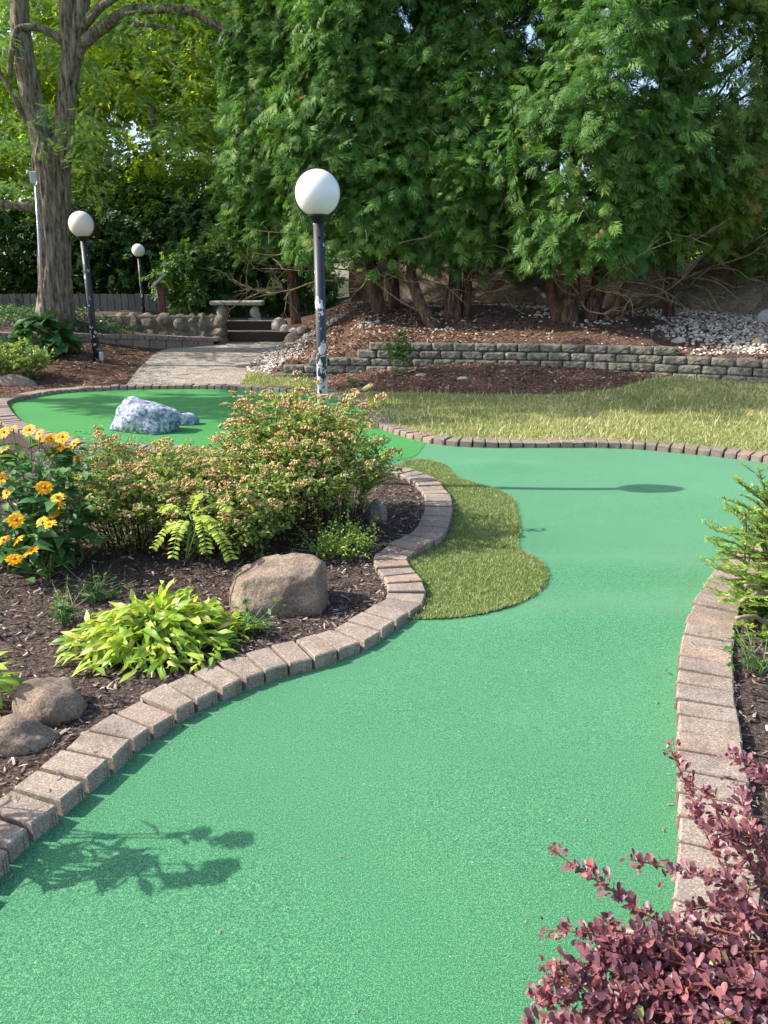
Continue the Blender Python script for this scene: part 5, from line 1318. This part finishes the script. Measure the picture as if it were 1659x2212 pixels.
def sunflowers(label, cx, cy, heads, seed, spread=.12, faces=None, extra=10, nleaf=9, group='false sunflower clumps', ls=1.0, small=0):
    t = empty('false_sunflower', (cx, cy, .03), label, 'flower', group); rr = random.Random(seed); mb = MB()
    ends = [(Vector(h), True) for h in heads]
    hx = [h[0] for h in heads]; hy = [h[1] for h in heads]; hz = [h[2] for h in heads]
    for _ in range(extra): ends.append((Vector((rr.uniform(min(hx), max(hx)), rr.uniform(min(hy), max(hy)), rr.uniform(min(hz), max(hz)) * .85)), False))
    for e, fl in ends:
        s0 = Vector((cx + rr.gauss(0, spread), cy + rr.gauss(0, spread), .02)); m_ = s0.lerp(e, .55) + Vector((rr.gauss(0, .02), rr.gauss(0, .02), .05)); c = smooth_curve([s0, m_, e], 7)
        mb.tube(c, [.0045 - .0025 * k / len(c) for k in range(len(c))], 5, False)
        if fl:
            nrm = Vector((-.35 + rr.gauss(0, .35), -.55 + rr.gauss(0, .35), .75)).normalized()
            o = link('flower', bpy.data.meshes['petals'], None, t, e); o.rotation_euler = nrm.to_track_quat('Z', 'Y').to_euler(); s_ = rr.uniform(.85, 1.1); o.scale = (s_, s_, s_)
            dk = bpy.data.objects.new('flower_centre', DM); COL.objects.link(dk); dk.parent = o
        for k in range(nleaf):
            u = rr.uniform(.12, .93) * (len(c) - 1.01); i = int(u); p = c[i].lerp(c[i + 1], u - i); a = rr.uniform(0, 6.28)
            o = link('leaf', LLs[rr.randrange(3)], None, t, p); o.rotation_euler = (rr.gauss(0, .35), rr.uniform(-.55, .45), a); l = ls * rr.uniform(.08, .155) * (1.15 - .4 * u / len(c)); o.scale = (l, l * (.5 if ls < 1 else 1), l)
    if small:
        V3 = np.array([(rr.gauss(cx, .2), rr.gauss(cy, .17), rr.uniform(.08, .66)) for _ in range(small)]); A3 = unit(small); A3[:, 2] = A3[:, 2] * .4; N3 = np.stack([rng.normal(0, .3, small), rng.normal(0, .3, small), np.ones(small)], 1)
        foliage('small_leaves', M['sunflower_leaf'], [place([LFt], V3, A3, N3, rng.uniform(.045, .09, small))], t, 'stuff')
    mb.obj('stems', M['green_stem'], t); return t
hp = [(9, 934), (28, 927), (64, 929), (86, 938), (86, 955), (110, 947), (135, 944), (129, 964), (161, 959), (170, 990), (9, 970), (4, 1033), (15, 1065), (95, 1053), (125, 1076), (129, 1095), (118, 1110), (107, 1134), (92, 1129), (34, 1123), (9, 1167), (41, 1167), (68, 1191), (30, 1208), (-30, 940), (-45, 1000), (-30, 1100)]
heads = []
for i, (x, y) in enumerate(hp):
    dep = 4.05 if y < 1000 else (3.85 if y < 1115 else 3.6); heads.append(W(x, y, dep + random.uniform(-.06, .06)))
sunflowers('tall clump of golden yellow daisy-like flowers at the left of the bed', -1.88, 3.95, heads, 3, .13, extra=6, nleaf=9, small=520)
sh = []
for (x, y, h) in [(508, 1812, .80), (480, 1870, .76), (455, 1890, .72), (392, 1898, .70), (300, 1860, .66), (235, 1880, .6), (430, 1800, .78), (140, 1905, .5)]:
    g = G(x, y, 0); sh.append(g + SUNV * (h / SUNV.z))
sunflowers('clump of golden flowers just outside the picture, its shadow falling on the near turf', -1.78, 1.78, sh, 8, .07, extra=11, nleaf=9, ls=.75)

# ------------------------------------------------------------------ yew
yw = empty('yew_bush', (2.15, 3.55, .03), 'spiky yellow-green yew bush leaning over the right brick kerb', 'shrub'); rr = random.Random(11); mb = MB(); P = []; A = []; N = []; RN = []
tips = [(1638, 1012, 3.55), (1592, 1040, 3.6), (1580, 1098, 3.55), (1575, 1080, 3.7), (1540, 1145, 3.55), (1545, 1172, 3.5), (1532, 1210, 3.45), (1585, 1150, 3.6), (1560, 1300, 3.3), (1545, 1285, 3.35), (1600, 1120, 3.5), (1570, 1190, 3.5), (1590, 1350, 3.3), (1630, 1390, 3.25), (1655, 1370, 3.2), (1600, 1230, 3.35), (1580, 1260, 3.4), (1615, 1290, 3.2), (1630, 1180, 3.3), (1650, 1060, 3.4), (1660, 1100, 3.4), (1640, 1240, 3.2), (1655, 1310, 3.15), (1620, 1060, 3.6)]
main = []
for x, y, dep in tips + [(x + random.uniform(0, 230), y + random.uniform(-20, 30), d_ + random.uniform(0, .4)) for x, y, d_ in tips * 7]:
    e = W(x, y, dep); s0 = Vector((2.15 + rr.gauss(0, .12), 3.6 + rr.gauss(0, .12), .05)); m_ = s0.lerp(e, .6) + Vector((0, 0, .05 if e.z > .25 else -.02)); c = smooth_curve([s0, m_, e], 8); mb.tube(c, [.007 - .0055 * k / 17 for k in range(len(c))], 4, False); main.append(c[6:])
    for k in range(7, 16, 2):
        d0 = (c[min(k + 1, 16)] - c[k - 1]).normalized(); sd_ = d0.cross(Vector((0, 0, 1))).normalized() * (1 if rr.random() < .5 else -1)
        e2 = c[k] + (d0 * .8 + sd_ * .8 + Vector((0, 0, rr.uniform(-.1, .4)))).normalized() * rr.uniform(.06, .12); main.append([c[k], c[k].lerp(e2, .5), e2]); mb.tube([c[k], e2], [.002, .001], 3, False)
for c in main:
    Ls = sum((c[i + 1] - c[i]).length for i in range(len(c) - 1)); nn_ = int(Ls / .003)
    for i in range(nn_):
        u = i / nn_ * (len(c) - 1.001); k = int(u); p = c[k].lerp(c[k + 1], u - k); d0 = (c[k + 1] - c[k]).normalized(); s = 1 if i % 2 else -1
        sd_ = d0.cross(Vector((rr.gauss(0, .3), rr.gauss(0, .3), 1))).normalized() * s; P.append(p[:]); A.append((sd_ + d0 * .55 + Vector((0, 0, rr.uniform(-.1, .35))))[:]); N.append((0 + rr.gauss(0, .3), -.2, 1)); RN.append(min(1, max(0, .25 + .5 * (u / (len(c) - 1)) ** 2 + rr.gauss(0, .15))))
P = np.array(P); A = np.array(A); N = np.array(N); foliage('needles', M['yew_needle'], [place(NEEDLE, P, A, N, rng.uniform(.018, .028, len(P)), rnd=np.array(RN))], yw, 'stuff')
mb.obj('stems', M['twig'], yw)
# bare stub branches at its base
mb = MB()
for x0, y0, x1, y1 in [(1610, 1265, 1659, 1280), (1600, 1300, 1680, 1275), (1590, 1335, 1670, 1340)]:
    limb(mb, [W(x0, y0, 3.2), W((x0 + x1) / 2, (y0 + y1) / 2 - 6, 3.25), W(x1, y1, 3.35), Vector((2.15, 3.6, .05))], .008, .012, 7, 4)
mb.obj('bare_branches', M['twig'], yw, smooth=True)

# ------------------------------------------------------------------ barberry
bb = empty('barberry_bush', (1.2, 1.1, .03), 'purple-red barberry bush arching over the kerb in the near right corner', 'shrub'); rr = random.Random(21); mb = MB()
def br(*pts): return [W(*p) for p in pts]
branches = [
 br((1700, 2050, 1.62), (1560, 1870, 1.66), (1500, 1740, 1.72), (1443, 1603, 1.78)),
 br((1700, 1950, 1.65), (1600, 1830, 1.66), (1560, 1750, 1.7), (1490, 1690, 1.74)),
 br((1640, 2090, 1.5), (1440, 2000, 1.5), (1330, 1930, 1.53), (1192, 1836, 1.56)),
 br((1680, 1990, 1.55), (1550, 1900, 1.57), (1460, 1880, 1.6), (1375, 1858, 1.62)),
 br((1600, 2120, 1.45), (1400, 2060, 1.47), (1290, 2020, 1.5), (1173, 2008, 1.52)),
 br((1600, 2160, 1.42), (1400, 2120, 1.44), (1280, 2090, 1.45), (1172, 2085, 1.46)),
 br((1600, 2180, 1.42), (1420, 2110, 1.45), (1330, 2050, 1.47), (1315, 1985, 1.5)),
 br((1500, 2260, 1.38), (1380, 2200, 1.4), (1260, 2130, 1.42), (1190, 2110, 1.43)),
 br((1480, 2290, 1.36), (1330, 2230, 1.38), (1220, 2220, 1.4), (1130, 2215, 1.4)),
 br((1760, 1760, 1.7), (1680, 1690, 1.72), (1630, 1660, 1.74), (1582, 1632, 1.76)),
 br((1600, 2200, 1.38), (1450, 2190, 1.4), (1360, 2180, 1.41), (1290, 2170, 1.42)),
 br((1750, 2000, 1.55), (1650, 1850, 1.58), (1610, 1760, 1.62), (1600, 1700, 1.66)),
 br((1720, 1900, 1.6), (1640, 1830, 1.6), (1580, 1800, 1.6), (1530, 1790, 1.62)),
]
for _ in range(56):
    ex, ey = rr.uniform(1300, 1720), rr.uniform(1880, 2320)
    if ey < 2250 - (ex - 1200) * .85: ey += 150
    dep = 1.62 - (ey - 1850) / 450 * .25 + rr.uniform(-.05, .1)
    e = W(ex, ey, dep); s0 = Vector((1.15 + rr.gauss(0, .08), 1.1 + rr.gauss(0, .08), .12)); branches.append([s0, s0.lerp(e, .5) + Vector((rr.gauss(0, .05), rr.gauss(0, .05), .06)), e, e + Vector((rr.gauss(-.03, .05), rr.gauss(0, .05), rr.gauss(.01, .03)))])
LP = []
for bi, b_ in enumerate(branches):
    pts_ = b_ if bi >= 13 else [Vector((1.18, 1.12, .05))] + b_
    c = smooth_curve(pts_, 8); mb.tube(c, [.0032 - .002 * k / len(c) for k in range(len(c))], 5, False)
    Ls = sum((c[i + 1] - c[i]).length for i in range(len(c) - 1)); nn_ = int(Ls / .0125)
    for i in range(nn_):
        u = (i + rr.random() * .5) / nn_ * (len(c) - 1.001); k = int(u); p = c[k].lerp(c[k + 1], u - k); d0 = (c[k + 1] - c[k]).normalized(); fr_t = u / (len(c) - 1)
        if fr_t < .18: continue
        base_a = rr.uniform(0, 6.28); u1 = d0.orthogonal().normalized(); v1 = d0.cross(u1)
        for m_ in range(rr.choice([2, 3, 4])):
            a = base_a + m_ * 2.1 + rr.uniform(-.4, .4); sd_ = u1 * math.cos(a) + v1 * math.sin(a); ax = (sd_ + d0 * .55 + Vector((0, 0, .25))).normalized()
            nn2 = (d0 * .3 + Vector((rr.gauss(-.15, .35), rr.gauss(-.2, .35), 1))).normalized(); sz = rr.uniform(.015, .028) * (1 if fr_t < .9 else .7); p = p + Vector((rr.gauss(0, .006), rr.gauss(0, .006), rr.gauss(0, .006)))
            LP.append((p, ax, nn2, sz, min(.93, max(0, rr.random() * .75 + .18 * fr_t)) if rr.random() > .07 or fr_t > .6 else 1.0))
mb.obj('stems', M['red_twig'], bb)
def obov():
    pr_ = [(0, .0), (.2, .1), (.5, .27), (.75, .33), (.93, .22), (1, 0)]; V = [(0, 0, 0)]; F = []
    for x, y in pr_[1:-1]: y *= .86; V += [(x, y, .3 * y), (x, 0, 0), (x, -y, .3 * y)]
    V.append((1, 0, -.02)); F += [(0, 2, 1), (0, 3, 2)]
    for i in range(3): a = 1 + 3 * i; F += [(a, a + 1, a + 4), (a, a + 4, a + 3), (a + 1, a + 2, a + 5), (a + 1, a + 5, a + 4)]
    e = len(V) - 1; F += [(e - 3, e - 2, e), (e - 2, e - 1, e)]; return T(V, F)
OB = obov(); OB7 = T([(0, 0, 0), (.45, .24, .07), (.45, -.24, .07), (.85, .22, .05), (.85, -.22, .05), (.6, 0, 0), (1, 0, -.02)], [(0, 5, 1), (0, 2, 5), (1, 5, 3), (2, 4, 5), (3, 5, 6), (5, 4, 6)]); camp = Vector((0, 0, CAM_H))
def seen(p):
    q = p - camp; yy = q.y * CP - q.z * SP; vv = -(q.z * CP + q.y * SP) / yy; uu = q.x / yy
    return abs(uu) < .5 and abs(vv) < .66
LP.sort(key=lambda l: ((l[0] - camp).length - l[3] * 30) if seen(l[0]) else 99)
bl_lib = []
for k in range(8):
    me = mesh_np('leaf', OB[0], OB[1], [min(.93, .1 + .12 * k)] * len(OB[1]), True); me.materials.append(M['barberry_leaf']); bl_lib.append(me)
for p, ax, nn2, sz, rn in LP[:300]:
    zx = (nn2 - ax * nn2.dot(ax)).normalized(); yx = zx.cross(ax); o = link('leaf', bl_lib[rr.randrange(8)], None, bb, p); o.rotation_euler = Matrix((ax, yx, zx)).transposed().to_euler(); o.scale = (sz, sz, sz)
rest = LP[300:]
foliage('leaves', M['barberry_leaf'], [place([OB7], np.array([l[0][:] for l in rest]), np.array([l[1][:] for l in rest]), np.array([l[2][:] for l in rest]), np.array([l[3] for l in rest]), rnd=np.array([l[4] for l in rest]))], bb, 'stuff')
print('TRIS', sum(len(o.loops) - 2 * len(o.polygons) for o in bpy.data.meshes), 'OBJ', len(S.objects))
